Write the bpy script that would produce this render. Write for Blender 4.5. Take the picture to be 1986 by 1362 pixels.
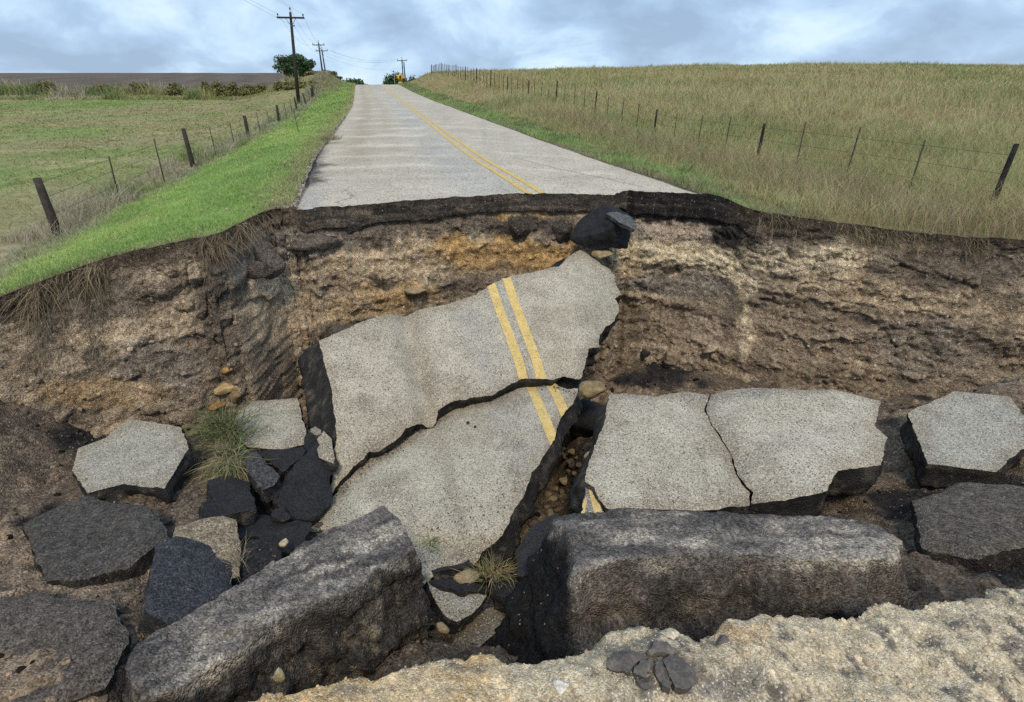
import bpy, bmesh, math, random
import numpy as np
from mathutils import Vector, Matrix
from mathutils.geometry import delaunay_2d_cdt

for o in list(bpy.data.objects):
    bpy.data.objects.remove(o)
SC = bpy.context.scene
COL = SC.collection
rng = np.random.default_rng(7)

# ------------------------------------------------------------------ camera
# eye at the origin, x right, y up the road, z up (metres)
F, CX, CY = 1030.0, 924.0, 681.0
TH = math.atan((CY - 210.0) / F)
cs, sn = math.cos(TH), math.sin(TH)
cam = bpy.data.cameras.new('camera')
cam.sensor_width = 36.0
cam.lens = F / 1986.0 * 36.0
cam.shift_x = (993.0 - CX) / 1986.0
cam.clip_start, cam.clip_end = 0.05, 6000
camo = bpy.data.objects.new('camera', cam)
COL.objects.link(camo)
camo.rotation_euler = (math.radians(90) - TH, 0, 0)
SC.camera = camo

# ------------------------------------------------------------------ world and sun
SUN_EL, SUN_AZ = math.radians(53), math.radians(181)     # azimuth clockwise from +y
w = bpy.data.worlds.new('World'); SC.world = w; w.use_nodes = True
nt = w.node_tree; N = nt.nodes; L = nt.links
N.clear()
def nd(t, **kw):
    n = N.new(t)
    for k, v in kw.items(): setattr(n, k, v)
    return n
out = nd('ShaderNodeOutputWorld'); bg = nd('ShaderNodeBackground'); bgc = nd('ShaderNodeBackground'); addm = nd('ShaderNodeMixShader')
sky = nd('ShaderNodeTexSky', sky_type='NISHITA'); sky.sun_disc = False
sky.sun_elevation = SUN_EL; sky.sun_rotation = SUN_AZ
bg.inputs['Strength'].default_value = 0.10
L.new(sky.outputs[0], bg.inputs['Color'])
tc = nd('ShaderNodeTexCoord'); sep = nd('ShaderNodeSeparateXYZ'); L.new(tc.outputs['Generated'], sep.inputs[0])
mz = nd('ShaderNodeMath', operation='ABSOLUTE'); L.new(sep.outputs['Z'], mz.inputs[0])
az = nd('ShaderNodeMath', operation='ADD'); L.new(mz.outputs[0], az.inputs[0]); az.inputs[1].default_value = 0.42
dx = nd('ShaderNodeMath', operation='DIVIDE'); dy = nd('ShaderNodeMath', operation='DIVIDE')
L.new(sep.outputs['X'], dx.inputs[0]); L.new(az.outputs[0], dx.inputs[1])
L.new(sep.outputs['Y'], dy.inputs[0]); L.new(az.outputs[0], dy.inputs[1])
cmb = nd('ShaderNodeCombineXYZ'); L.new(dx.outputs[0], cmb.inputs[0]); L.new(dy.outputs[0], cmb.inputs[1])
n1 = nd('ShaderNodeTexNoise'); n1.inputs['Scale'].default_value = 2.9; n1.inputs['Detail'].default_value = 9; n1.inputs['Roughness'].default_value = 0.55; n1.inputs['Distortion'].default_value = 0.3
mp = nd('ShaderNodeMapping'); mp.inputs['Location'].default_value = (3.1, 7.4, 0); mp.inputs['Scale'].default_value = (1.0, 1.0, 1)
L.new(cmb.outputs[0], mp.inputs['Vector']); L.new(mp.outputs[0], n1.inputs['Vector'])
cr = nd('ShaderNodeValToRGB')
cr.color_ramp.elements[0].position = 0.37; cr.color_ramp.elements[0].color = (0.30, 0.415, 0.59, 1)
cr.color_ramp.elements[1].position = 0.67; cr.color_ramp.elements[1].color = (0.66, 0.82, 0.94, 1)
e = cr.color_ramp.elements.new(0.50); e.color = (0.395, 0.545, 0.76, 1)
e = cr.color_ramp.elements.new(0.57); e.color = (0.50, 0.67, 0.86, 1)
L.new(n1.outputs[0], cr.inputs[0]); L.new(cr.outputs[0], bgc.inputs['Color'])
bgc.inputs['Strength'].default_value = 0.82
addm.inputs[0].default_value = 0.88
L.new(bg.outputs[0], addm.inputs[1]); L.new(bgc.outputs[0], addm.inputs[2]); L.new(addm.outputs[0], out.inputs[0])

sun = bpy.data.lights.new('sun', 'SUN'); sun.energy = 1.5; sun.angle = math.radians(12); sun.color = (1.0, 0.87, 0.66)
suno = bpy.data.objects.new('sun', sun); COL.objects.link(suno)
sd = Vector((math.sin(SUN_AZ) * math.cos(SUN_EL), math.cos(SUN_AZ) * math.cos(SUN_EL), math.sin(SUN_EL)))
suno.rotation_euler = sd.to_track_quat('Z', 'Y').to_euler()

vs = SC.view_settings
vs.view_transform = 'Standard'; vs.look = 'None'; vs.gamma = 1.0; vs.use_curve_mapping = False
vs.exposure = 0.5
SC.cycles.max_bounces = 4; SC.cycles.diffuse_bounces = 3; SC.cycles.glossy_bounces = 2
SC.cycles.use_denoising = False

# ------------------------------------------------------------------ noise
def _h(ix, iy, iz, seed):
    h = (ix.astype(np.int64) * 374761393 + iy.astype(np.int64) * 668265263 + iz.astype(np.int64) * 1274126177 + seed * 974711) & 0xffffffff
    h = ((h ^ (h >> 13)) * 1103515245) & 0xffffffff
    h = ((h ^ (h >> 16)) * 2246822519) & 0xffffffff
    return ((h ^ (h >> 15)) & 0xffffff) / float(0xffffff)
def vn(p, seed=0):
    i = np.floor(p); f = p - i; f = f * f * f * (f * (f * 6 - 15) + 10); i = i.astype(np.int64)
    r = 0
    for a in (0, 1):
        wx = f[:, 0] if a else 1 - f[:, 0]
        for b in (0, 1):
            wy = f[:, 1] if b else 1 - f[:, 1]
            for c in (0, 1):
                wz = f[:, 2] if c else 1 - f[:, 2]
                r = r + wx * wy * wz * _h(i[:, 0] + a, i[:, 1] + b, i[:, 2] + c, seed)
    return r * 2 - 1
def fbm(p, octv=4, seed=0, gain=0.5):
    r = 0; a = 1.0; s = 0
    for k in range(octv):
        r = r + a * vn(p * (2.03 ** k) + 17.3 * k, seed + k * 13); s += a; a *= gain
    return r / s * 1.6
def worley(p, seed=0):
    i = np.floor(p).astype(np.int64); f1 = np.full(len(p), 9.0); f2 = np.full(len(p), 9.0); idv = np.zeros(len(p))
    for a in (-1, 0, 1):
        for b in (-1, 0, 1):
            for c in (-1, 0, 1):
                x, y, z = i[:, 0] + a, i[:, 1] + b, i[:, 2] + c
                q = np.stack([x + _h(x, y, z, seed), y + _h(x, y, z, seed + 1), z + _h(x, y, z, seed + 2)], 1)
                d = np.sqrt(((q - p) ** 2).sum(1)); hid = _h(x, y, z, seed + 3)
                m = d < f1
                f2 = np.where(m, f1, np.minimum(f2, d)); idv = np.where(m, hid, idv); f1 = np.where(m, d, f1)
    return f1, f2, idv
def sstep(a, b, x):
    t = np.clip((x - a) / (b - a), 0, 1); return t * t * (3 - 2 * t)
def hclip(c, m):
    k = np.maximum(c.max(1) / m, 1.0); return np.maximum(c, .006) / k[:, None]
def mixc(c, pal, wgt):
    return c * (1 - wgt[:, None]) + np.asarray(pal)[None, :] * wgt[:, None]

# ------------------------------------------------------------------ view rays
def ray(u, v):
    x = (np.asarray(u, float) - CX) / F; y = -(np.asarray(v, float) - CY) / F
    return np.stack([x, cs + y * sn, -sn + y * cs], -1)
def at(u, v, d): return ray(u, v) * d
def proj(p):
    dep = p[:, 1] * cs - p[:, 2] * sn; up = p[:, 1] * sn + p[:, 2] * cs
    dep = np.maximum(dep, 0.05)
    return CX + F * p[:, 0] / dep, CY - F * up / dep

# ------------------------------------------------------------------ mesh helpers
def mesh_np(name, verts, quads=None, tris=None, col=None, smooth=True):
    me = bpy.data.meshes.new(name)
    nq = 0 if quads is None else len(quads); ntr = 0 if tris is None else len(tris)
    me.vertices.add(len(verts)); me.vertices.foreach_set('co', np.ascontiguousarray(verts, np.float32).ravel())
    idx = []
    if nq: idx.append(np.asarray(quads).ravel())
    if ntr: idx.append(np.asarray(tris).ravel())
    idx = np.concatenate(idx).astype(np.int32)
    me.loops.add(len(idx)); me.loops.foreach_set('vertex_index', idx)
    me.polygons.add(nq + ntr)
    ls = np.concatenate([np.arange(nq) * 4, nq * 4 + np.arange(ntr) * 3]).astype(np.int32)
    me.polygons.foreach_set('loop_start', ls)
    me.polygons.foreach_set('use_smooth', np.full(nq + ntr, smooth))
    if col is not None:
        a = me.attributes.new('Col', 'FLOAT_COLOR', 'POINT')
        c4 = np.ones((len(verts), 4), np.float32); c4[:, :3] = col
        a.data.foreach_set('color', c4.ravel())
    me.update(calc_edges=True); me.validate()
    return me
def grid_quads(nr, nc):
    i = np.arange(nr - 1)[:, None] * nc + np.arange(nc - 1)[None, :]
    i = i.ravel()
    return np.stack([i, i + 1, i + nc + 1, i + nc], 1)
def obj(name, me, mat=None, parent=None):
    o = bpy.data.objects.new(name, me); COL.objects.link(o)
    if mat is not None and not me.materials: me.materials.append(mat)
    if parent is not None: o.parent = parent
    return o
def tag(o, label, cat, group=None):
    o['label'] = label; o['category'] = cat
    if group: o['group'] = group
    return o
def struct(o, label=None): 
    o['kind'] = 'structure'
    if label: o['label'] = label
    return o
def stuff(o, label=None, cat=None):
    o['kind'] = 'stuff'
    if label: o['label'] = label
    if cat: o['category'] = cat
    return o
def thing(name, label, cat, loc=(0, 0, 0), group=None):
    o = bpy.data.objects.new(name, None); COL.objects.link(o); o.location = loc; o.empty_display_size = 0.1
    return tag(o, label, cat, group)

# ------------------------------------------------------------------ materials
MATS = {}
def mat_attr(name, cell=70., cell_amt=0.5, pale=0.0, pale_col=(0.6, 0.55, 0.46), dark=0.0, noise=9., noise_amt=0.35,
             bump=0.3, bump_dist=0.01, rough=0.95, const=None, spec=0.2, cell2=0.0, cell2_amt=0.0):
    """colour from the mesh's own colour attribute, with grain, grit and fine relief added"""
    m = bpy.data.materials.new(name); m.use_nodes = True; t = m.node_tree; n = t.nodes; l = t.links
    b = n['Principled BSDF']; b.inputs['Roughness'].default_value = rough; b.inputs['Specular IOR Level'].default_value = spec
    tcn = n.new('ShaderNodeTexCoord')
    if const is None:
        a = n.new('ShaderNodeAttribute'); a.attribute_name = 'Col'; base = a.outputs['Color']
    else:
        a = n.new('ShaderNodeRGB'); a.outputs[0].default_value = (*const, 1); base = a.outputs[0]
    vor = n.new('ShaderNodeTexVoronoi'); vor.inputs['Scale'].default_value = cell; l.new(tcn.outputs['Object'], vor.inputs['Vector'])
    sp = n.new('ShaderNodeSeparateColor'); l.new(vor.outputs['Color'], sp.inputs[0])
    mr = n.new('ShaderNodeMapRange'); l.new(sp.outputs[0], mr.inputs[0]); mr.inputs[3].default_value = 1 - cell_amt; mr.inputs[4].default_value = 1 + cell_amt
    no = n.new('ShaderNodeTexNoise'); no.inputs['Scale'].default_value = noise; no.inputs['Detail'].default_value = 6; no.inputs['Roughness'].default_value = 0.6
    l.new(tcn.outputs['Object'], no.inputs['Vector'])
    mr2 = n.new('ShaderNodeMapRange'); l.new(no.outputs[0], mr2.inputs[0]); mr2.inputs[1].default_value = 0.25; mr2.inputs[2].default_value = 0.75
    mr2.inputs[3].default_value = 1 - noise_amt; mr2.inputs[4].default_value = 1 + noise_amt
    mu = n.new('ShaderNodeMath'); mu.operation = 'MULTIPLY'; l.new(mr.outputs[0], mu.inputs[0]); l.new(mr2.outputs[0], mu.inputs[1])
    fac = mu.outputs[0]
    if cell2 > 0:
        v2 = n.new('ShaderNodeTexVoronoi'); v2.inputs['Scale'].default_value = cell2; l.new(tcn.outputs['Object'], v2.inputs['Vector'])
        s2 = n.new('ShaderNodeSeparateColor'); l.new(v2.outputs['Color'], s2.inputs[0])
        m3 = n.new('ShaderNodeMapRange'); l.new(s2.outputs[1], m3.inputs[0]); m3.inputs[3].default_value = 1 - cell2_amt; m3.inputs[4].default_value = 1 + cell2_amt
        mu2 = n.new('ShaderNodeMath'); mu2.operation = 'MULTIPLY'; l.new(fac, mu2.inputs[0]); l.new(m3.outputs[0], mu2.inputs[1]); fac = mu2.outputs[0]
    vm = n.new('ShaderNodeVectorMath'); vm.operation = 'SCALE'; l.new(base, vm.inputs[0]); l.new(fac, vm.inputs['Scale'])
    c = vm.outputs[0]
    if pale > 0:
        gt = n.new('ShaderNodeMath'); gt.operation = 'GREATER_THAN'; l.new(sp.outputs[1], gt.inputs[0]); gt.inputs[1].default_value = 1 - pale
        mx = n.new('ShaderNodeMix'); mx.data_type = 'RGBA'; l.new(gt.outputs[0], mx.inputs[0]); l.new(c, mx.inputs[6]); mx.inputs[7].default_value = (*pale_col, 1); c = mx.outputs[2]
    if dark > 0:
        gt = n.new('ShaderNodeMath'); gt.operation = 'GREATER_THAN'; l.new(sp.outputs[2], gt.inputs[0]); gt.inputs[1].default_value = 1 - dark
        mx = n.new('ShaderNodeMix'); mx.data_type = 'RGBA'; l.new(gt.outputs[0], mx.inputs[0]); l.new(c, mx.inputs[6]); mx.inputs[7].default_value = (0.05, 0.05, 0.05, 1); c = mx.outputs[2]
    l.new(c, b.inputs['Base Color'])
    if bump > 0:
        ad = n.new('ShaderNodeMath'); ad.operation = 'ADD'; l.new(no.outputs[0], ad.inputs[0])
        dm = n.new('ShaderNodeMath'); dm.operation = 'MULTIPLY'; l.new(vor.outputs['Distance'], dm.inputs[0]); dm.inputs[1].default_value = -0.5
        l.new(dm.outputs[0], ad.inputs[1])
        bp = n.new('ShaderNodeBump'); bp.inputs['Strength'].default_value = bump; bp.inputs['Distance'].default_value = bump_dist
        l.new(ad.outputs[0], bp.inputs['Height']); l.new(bp.outputs[0], b.inputs['Normal'])
    MATS[name] = m
    return m
M_CHIP = mat_attr('chip_seal', cell=125, cell_amt=0.44, pale=0.08, pale_col=(0.64, 0.57, 0.45), dark=0.06, noise=4.0, noise_amt=0.16, bump=0.45, bump_dist=0.012)
M_ROAD = mat_attr('chip_seal_road', cell=60, cell_amt=0.30, pale=0.05, pale_col=(0.60, 0.56, 0.48), dark=0.05, noise=2.2, noise_amt=0.10, bump=0.2, bump_dist=0.008)
M_PAINT = mat_attr('yellow_paint', cell=125, cell_amt=0.25, dark=0.02, noise=8, noise_amt=0.18, bump=0.35, bump_dist=0.01, const=(0.66, 0.48, 0.19), rough=0.8)
M_PAINTR = mat_attr('yellow_paint_road', cell=60, cell_amt=0.15, noise=8, noise_amt=0.18, bump=0.1, const=(0.62, 0.44, 0.15), rough=0.8)
M_ASPH = mat_attr('broken_asphalt', cell=90, cell_amt=0.5, noise=7, noise_amt=0.45, bump=0.9, bump_dist=0.03, rough=0.72, spec=0.35)
M_SOIL = mat_attr('wet_soil', cell=72, cell_amt=0.5, pale=0.012, pale_col=(0.36, 0.295, 0.21), noise=15, noise_amt=0.42, bump=1.0, bump_dist=0.03, cell2=30, cell2_amt=0.2)
M_CALI = mat_attr('caliche', cell=170, cell_amt=0.34, pale=0.06, pale_col=(0.70, 0.63, 0.50), noise=16, noise_amt=0.25, bump=0.9, bump_dist=0.012, cell2=60, cell2_amt=0.2)
M_BLOCK = mat_attr('weathered_block', cell=95, cell_amt=0.5, pale=0.004, pale_col=(0.30, 0.265, 0.22), noise=15, noise_amt=0.38, bump=1.0, bump_dist=0.025, cell2=45, cell2_amt=0.3)
M_TERR = mat_attr('turf_ground', cell=9, cell_amt=0.18, noise=1.3, noise_amt=0.3, bump=0.5, bump_dist=0.05)
M_STONE = mat_attr('stone', cell=120, cell_amt=0.2, noise=18, noise_amt=0.4, bump=0.6, bump_dist=0.01)
M_LEAF = mat_attr('foliage', cell=3, cell_amt=0.1, noise=1, noise_amt=0.1, bump=0, rough=0.8)
M_WOOD = mat_attr('weathered_wood', cell=25, cell_amt=0.2, noise=5, noise_amt=0.4, bump=0.4, rough=0.9)

# ------------------------------------------------------------------ ground shape
RZ = np.array([[-40, -2.6], [0, -1.80], [5, -1.5], [9.2, -1.28], [11.1, -1.18], [17.2, -.92], [28, -.43], [46, .42], [70, 1.85], [88, 3.12], [93, 3.40], [97, 3.5], [104, 3.4], [120, 2.5], [160, -1], [260, -8], [400, -10], [5000, -14]])
XC = np.array([[-40, 9], [5, 1.8], [9.2, .95], [13.4, .02], [23, -1.65], [41, -4.8], [89, -14.3], [120, -20.5], [160, -28], [400, -75], [5000, -900]])
def smooth_interp(tab, y, wd=2.0):
    y = np.asarray(y, float); k = np.clip(wd * (1 + np.abs(y) / 40), .5, 12)
    return sum(np.interp(y + o * k, tab[:, 0], tab[:, 1]) for o in (-1, -.5, 0, .5, 1)) / 5
def road_z(Y): return smooth_interp(RZ, Y, 1.0)
def road_x(Y): return smooth_interp(XC, Y, 1.0)
QL, QR = -3.85, 2.78
FL = np.array([[-40, -3.2], [5, -2.35], [18.1, -1.79], [26.8, -1.44], [36, -1.02], [50, -.2], [57, .2], [63, 1.0], [72, 2.3], [80, 3.4], [90, 4.6], [100, 5.2], [112, 5.0], [130, 3.5], [160, 0], [260, -8], [5000, -14]])
PA = np.array([[-40, -3], [5, -2.5], [20, -1.95], [30, -1.7], [45, -1.1], [60, -.2], [75, .8], [85, 1.8], [100, 3.4], [130, 6.3], [165, 9.0], [185, 9.3], [250, 5], [400, -5], [5000, -14]])
FR = np.array([[-40, -3], [5, -2.0], [12, -1.7], [21.4, -1.35], [27.4, -.5], [33.4, .0], [39.4, .5], [45, .95], [50, 1.45], [60, 2.45], [81, 4.2], [92, 4.75], [102, 5.0], [115, 4.6], [140, 1.5], [200, -4], [400, -10], [5000, -14]])
def ground_z(q, Y):
    q = np.asarray(q, float); Y = np.asarray(Y, float)
    zr, zl, zp, zf = road_z(Y), smooth_interp(FL, Y, 1), smooth_interp(PA, Y, 2), smooth_interp(FR, Y, 1)
    z = zr.copy() if hasattr(zr, 'copy') else zr
    tl = np.clip((QL - .25 - q) / (8.3 + QL - .25 + .0001), 0, 1); tl = tl * tl * (1.6 - .6 * tl)
    z = zr + (zl - zr) * tl
    tp = sstep(-9.0, -20.0, q); z = np.where(q < -8.6, zl + (zp - zl) * tp, z)
    tr = np.clip((q - QR - .2) / (8.0 - QR - .2), 0, 1); tr = tr ** 1.5
    z = np.where(q > QR, zr + (zf - zr) * tr, z)
    z = z - .21 * sstep(QR + .05, QR + .85, q) * sstep(QR + 5.2, QR + 2.4, q) * sstep(20, 10, Y)
    fade = np.interp(Y, [0, 10, 100, 140, 5000], [0, .35, 1, .3, 0])
    z = np.where(q > 8, zf + fade * np.minimum(.022 * (q - 8), 1.0), z)
    return z
def gnoise(q, P):
    p = P * np.array([1, 1, 0]); o = np.clip(sstep(QL - .1, QL - .8, q) + sstep(QR + .1, QR + .8, q), 0, 1)
    return o * (.05 * fbm(p * .9, 3, 41) + .025 * fbm(p * 3, 2, 42)) * sstep(.0, .7, P[:, 1] - rim_y(P[:, 0]))
def ground_at(X, Y): return ground_z(np.asarray(X) - road_x(Y), Y)
def hit(u, v):
    r = ray(u, v); d = np.concatenate([np.arange(3, 40, .01), np.arange(40, 260, .1)])
    p = r[None, :] * d[:, None]; g = ground_at(p[:, 0], p[:, 1])
    k = np.argmax(p[:, 2] < g); return p[k]

RIM_UV = [(388, 463), (420, 455), (445, 447), (470, 432), (500, 413), (522, 406), (560, 403), (580, 402), (640, 399), (700, 395), (760, 390), (820, 386), (880, 382.5), (940, 379), (990, 377), (1040, 376.5), (1100, 377.5), (1150, 379), (1190, 378), (1203, 373), (1217, 370), (1260, 371), (1300, 372.5), (1345, 375), (1375, 381), (1400, 391), (1430, 400), (1460, 409)]
RIM = np.array([hit(*q)[:2] for q in RIM_UV])
k_r = np.array([u for u, v in RIM_UV]) > 1345; y_new = np.interp(np.array([u for u, v in RIM_UV])[k_r], [1345, 1460], [RIM[~k_r][-1, 1] - .02, RIM[~k_r][-1, 1] - .28])
RIM[k_r] = np.stack([RIM[k_r, 0] * y_new / RIM[k_r, 1], y_new], 1)
RIM = np.concatenate([[[-900, 2.6], [-14, 2.9], [-9.5, 3.8], [-7, 4.9], [-5.6, 5.75], [-4.6, 6.35]], RIM, [[5.6, 8.35], [6.8, 8.1], [8, 7.9], [10, 7.7], [14, 7.6], [900, 7.6]]])
RIM = RIM[np.argsort(RIM[:, 0])]
def rim_y(X):
    X = np.asarray(X, float); p = np.stack([X * 3.1, X * 0 + 1.7, X * 0], 1) if X.ndim else None
    y = sum(np.interp(X + o, RIM[:, 0], RIM[:, 1]) for o in (-.06, 0, .06)) / 3
    return y + .06 * vn(p, 3) + .04 * vn(p * 4.3, 5) + .022 * vn(p * 13.1, 6)

# ---------------- far ground sheet (to the horizon), in strips either side of and under the road
def axis(segs):
    a = [np.arange(s, e, st) for s, e, st in segs]; return np.concatenate(a)
qcol = axis([(-8.4, QL, .12), (QL, QR, .3), (QR, 8.4, .12)])
g1 = 8.4 + np.cumsum(.15 * 1.085 ** np.arange(0, 85)); qcol = np.concatenate([-g1[::-1], qcol, g1])
trow = np.concatenate([[0], np.cumsum(.10 * 1.0262 ** np.arange(0, 215))])
def rim_row(q, t):
    """points of columns q, t metres beyond the rim"""
    Y = np.full(len(q), 8.5)
    for _ in range(40): Y = .5 * Y + .5 * rim_y(road_x(Y) + q)
    return Y
Y0 = rim_row(qcol, 0)
YY = Y0[None, :] + trow[:, None]; QQ = np.broadcast_to(qcol[None, :], YY.shape)
XX = road_x(YY.ravel()).reshape(YY.shape) + QQ
ZZ = ground_z(QQ.ravel(), YY.ravel()).reshape(YY.shape)
Pg = np.stack([XX.ravel(), YY.ravel(), ZZ.ravel()], 1)
qf, yf = QQ.ravel(), YY.ravel()
inroad = (qf > QL - .05) & (qf < QR + .05)
Pg[:, 2] += gnoise(qf, Pg)
rimd_g = yf - rim_y(Pg[:, 0])
Pg[inroad, 1] += .15 * sstep(.6, .0, rimd_g[inroad])
Pg[inroad, 2] -= .05
nse = fbm(Pg * .35, 4, 51); nse2 = fbm(Pg * 1.7, 3, 52); nse3 = fbm(Pg * np.array([.06, .12, .1]), 4, 53)
cg = np.tile(np.array([.15, .145, .06]), (len(Pg), 1))
cg = mixc(cg, (.13, .20, .05), sstep(-9, -7.5, qf) * (qf < -3))
cg = mixc(cg, (.24, .20, .135), np.exp(-((qf + 8.5) / .9) ** 2) * .8)
past = sstep(-9.0, -10.5, qf)
cg = mixc(cg, (.19, .18, .085), past); cg = mixc(cg, (.13, .18, .05), past * sstep(-.2, .4, nse3)); cg = mixc(cg, (.27, .22, .12), past * sstep(.1, .6, nse) * .6)
cg = mixc(cg, (.072, .058, .047), sstep(84, 88, yf + nse * 2) * sstep(-14, -18, qf))
rt = sstep(QR + .9, QR + 1.6, qf)
cg = mixc(cg, (.12, .19, .05), (1 - rt) * sstep(QR, QR + .1, qf))
cg = mixc(cg, (.185, .15, .072), rt); cg = mixc(cg, (.13, .145, .05), rt * sstep(0, .6, nse3) * .8); cg = mixc(cg, (.22, .14, .085), rt * sstep(.15, .7, fbm(Pg * .12, 3, 54)) * .5)
fur = .5 + .5 * np.sin((Pg[:, 0] * .35 + yf) * 2.2 + 1.5 * nse); cg = mixc(cg, (.115, .09, .07), sstep(84, 88, yf + nse * 2) * sstep(-14, -18, qf) * fur * sstep(260, 100, yf)); cg = mixc(cg, (.10, .085, .06), sstep(84, 88, yf) * sstep(-14, -18, qf) * sstep(0, .5, nse3) * .6)
cg *= 1.35
cg = mixc(cg, (.30, .26, .20), sstep(QL - .55, QL - .25, qf + .2 * nse2) * (qf < 0)); cg = mixc(cg, (.15, .125, .095), sstep(QR + .4, QR + .15, qf + .1 * nse2) * (qf > 0))
cg = mixc(cg, (.055, .048, .045), sstep(QL - .45, QL - .2, qf + .15 * nse2) * (qf < 0) * sstep(9.4, 10.2, yf) * sstep(17, 13, yf)); cg = mixc(cg, (.13, .10, .07), sstep(.16, .04, rimd_g) * (~inroad))
struct(obj('ground', mesh_np('ground', Pg, grid_quads(*YY.shape), col=cg), M_TERR))

# ---------------- the road: chip-seal sheet up to the crest with a worn, patched surface
qr = np.concatenate([[QL - .12, QL - .05], np.arange(QL, QR, .045), [QR, QR + .06]])
tr_ = np.concatenate([[0], np.cumsum(.045 * 1.0125 ** np.arange(0, 330))]); tr_ = tr_[tr_ < 170]
Yr0 = rim_row(qr, 0)
YYr = Yr0[None, :] + tr_[:, None]; QQr = np.broadcast_to(qr[None, :], YYr.shape).copy()
edge_n = .10 * vn(np.stack([YYr[:, 0] * .9, YYr[:, 0] * 0, YYr[:, 0] * 0], 1), 8) + .05 * vn(np.stack([YYr[:, 0] * 4, YYr[:, 0] * 0, YYr[:, 0] * 0], 1), 9)
k = len(qr)
QQr = QQr + np.where(np.arange(k) < 4, 1, 0)[None, :] * edge_n[:, None] * np.array([1, .8, .5, .2] + [0] * (k - 4))[None, :]
QQr = QQr + np.where(np.arange(k) > k - 4, 1, 0)[None, :] * edge_n[::-1][:, None] * .5
XXr = road_x(YYr.ravel()).reshape(YYr.shape) + QQr
ZZr = road_z(YYr.ravel()).reshape(YYr.shape)
qn = QQr.ravel(); yn = YYr.ravel()
crown = -.02 * (qn / 3) ** 2 - .03 * sstep(QL + .2, QL - .1, qn) - .03 * sstep(QR - .1, QR + .05, qn)
Pr = np.stack([XXr.ravel(), yn, ZZr.ravel() + crown + .004], 1)
Pr[:, 2] += .010 * fbm(Pr * .8, 3, 61) - .012 * (np.exp(-((qn + 2.7) / .35) ** 2) + np.exp(-((qn + 1.1) / .35) ** 2) + np.exp(-((qn - 1.6) / .35) ** 2))
base = np.tile(np.array([.50, .445, .355]), (len(Pr), 1))
n_ = fbm(Pr * np.array([.5, .15, .5]), 4, 62); n2 = fbm(Pr * 1.6, 4, 63); n3 = fbm(Pr * np.array([3.0, .12, 1]), 3, 64)
base = mixc(base, (.44, .42, .385), np.exp(-((qn + .75) / .6) ** 2) * .9)
base = mixc(base, (.39, .315, .23), (np.exp(-((qn + 2.9) / .5) ** 2) * .7 + np.exp(-((qn + 1.9) / .3) ** 2) * .35) * sstep(9, 15, yn))
base = mixc(base, (.56, .50, .40), sstep(.1, .7, n_) * .5)
base = mixc(base, (.40, .365, .31), sstep(.15, .7, n3) * .35)
base *= (1 + .10 * n2)[:, None]
for yb, wd, am in [(10.9, .10, .5), (12.1, .09, .75), (13.9, .09, .6), (16.2, .10, .9), (19.0, .12, .85), (21.8, .13, .9), (24.5, .13, .6), (27.8, .16, .85), (31.5, .2, .5), (36, .2, .7), (44, .25, .6), (55, .3, .5), (66, .35, .4)]:
    wd = max(wd, yb * .017); dyb = yn - yb - .25 * (qn + 2) * .3 - wd * n2
    base = mixc(base, (.76, .70, .58), .66 * am * np.exp(-(dyb / wd) ** 2) * sstep(QL + .1, QL + .5, qn) * sstep(-.15, -.7, qn) * (.65 + .35 * np.clip(n2 * 2, -1, 1)))
    base = mixc(base, (.33, .27, .20), .28 * am * np.exp(-((dyb + wd * 2.2) / (wd * 1.6)) ** 2) * sstep(-.15, -.7, qn))
for yb, am in [(11.6, .4), (14.5, .5), (17.5, .35), (22.5, .5)]:
    dyb = yn - yb + .5 * (qn - 1) - .2 * n2
    base = mixc(base, (.68, .63, .53), am * np.exp(-(dyb / max(.13, yb * .014)) ** 2) * sstep(.25, .6, qn) * sstep(2.6, 2.0, qn))
# ravelled black shoulder by the left edge and a long crack in the right lane
rav = sstep(QL + .42, QL + .05, qn + .22 * n2 + .1 * vn(Pr * 9, 65)) * sstep(9.6, 10.4, yn) * sstep(17, 13, yn)
base = mixc(base, (.05, .045, .045), rav * .9)
base = mixc(base, (.42, .39, .35), sstep(QL + .5, QL + .2, qn) * sstep(9.9, 9.2, yn))
def crack(c, pts, wd, colr=(.10, .085, .07), am=.8):
    for (a, b) in zip(pts[:-1], pts[1:]):
        a = np.array(a); b = np.array(b); ab = b - a; rel = np.stack([qn, yn], 1) + .06 * np.stack([n2, fbm(Pr * 2.7, 2, 66)], 1) - a
        t = np.clip((rel @ ab) / (ab @ ab), 0, 1); d = np.sqrt(((rel - t[:, None] * ab) ** 2).sum(1))
        c = mixc(c, colr, am * sstep(wd, wd * .35, d))
    return c
base = crack(base, [(1.0, 13.2), (1.35, 11.9), (1.75, 10.7), (2.1, 9.8)], .045, am=.55)
base = crack(base, [(-3.2, 8.1), (-3.25, 8.5), (-3.0, 8.9), (-3.2, 9.6)], .03, am=.5)
base = crack(base, [(-3.6, 8.7), (-3.2, 8.9)], .03, am=.6)
road = struct(obj('road', mesh_np('road', Pr, grid_quads(*YYr.shape), col=base), M_ROAD), 'pale chip-seal country road climbing to the crest beyond the washout')
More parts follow.
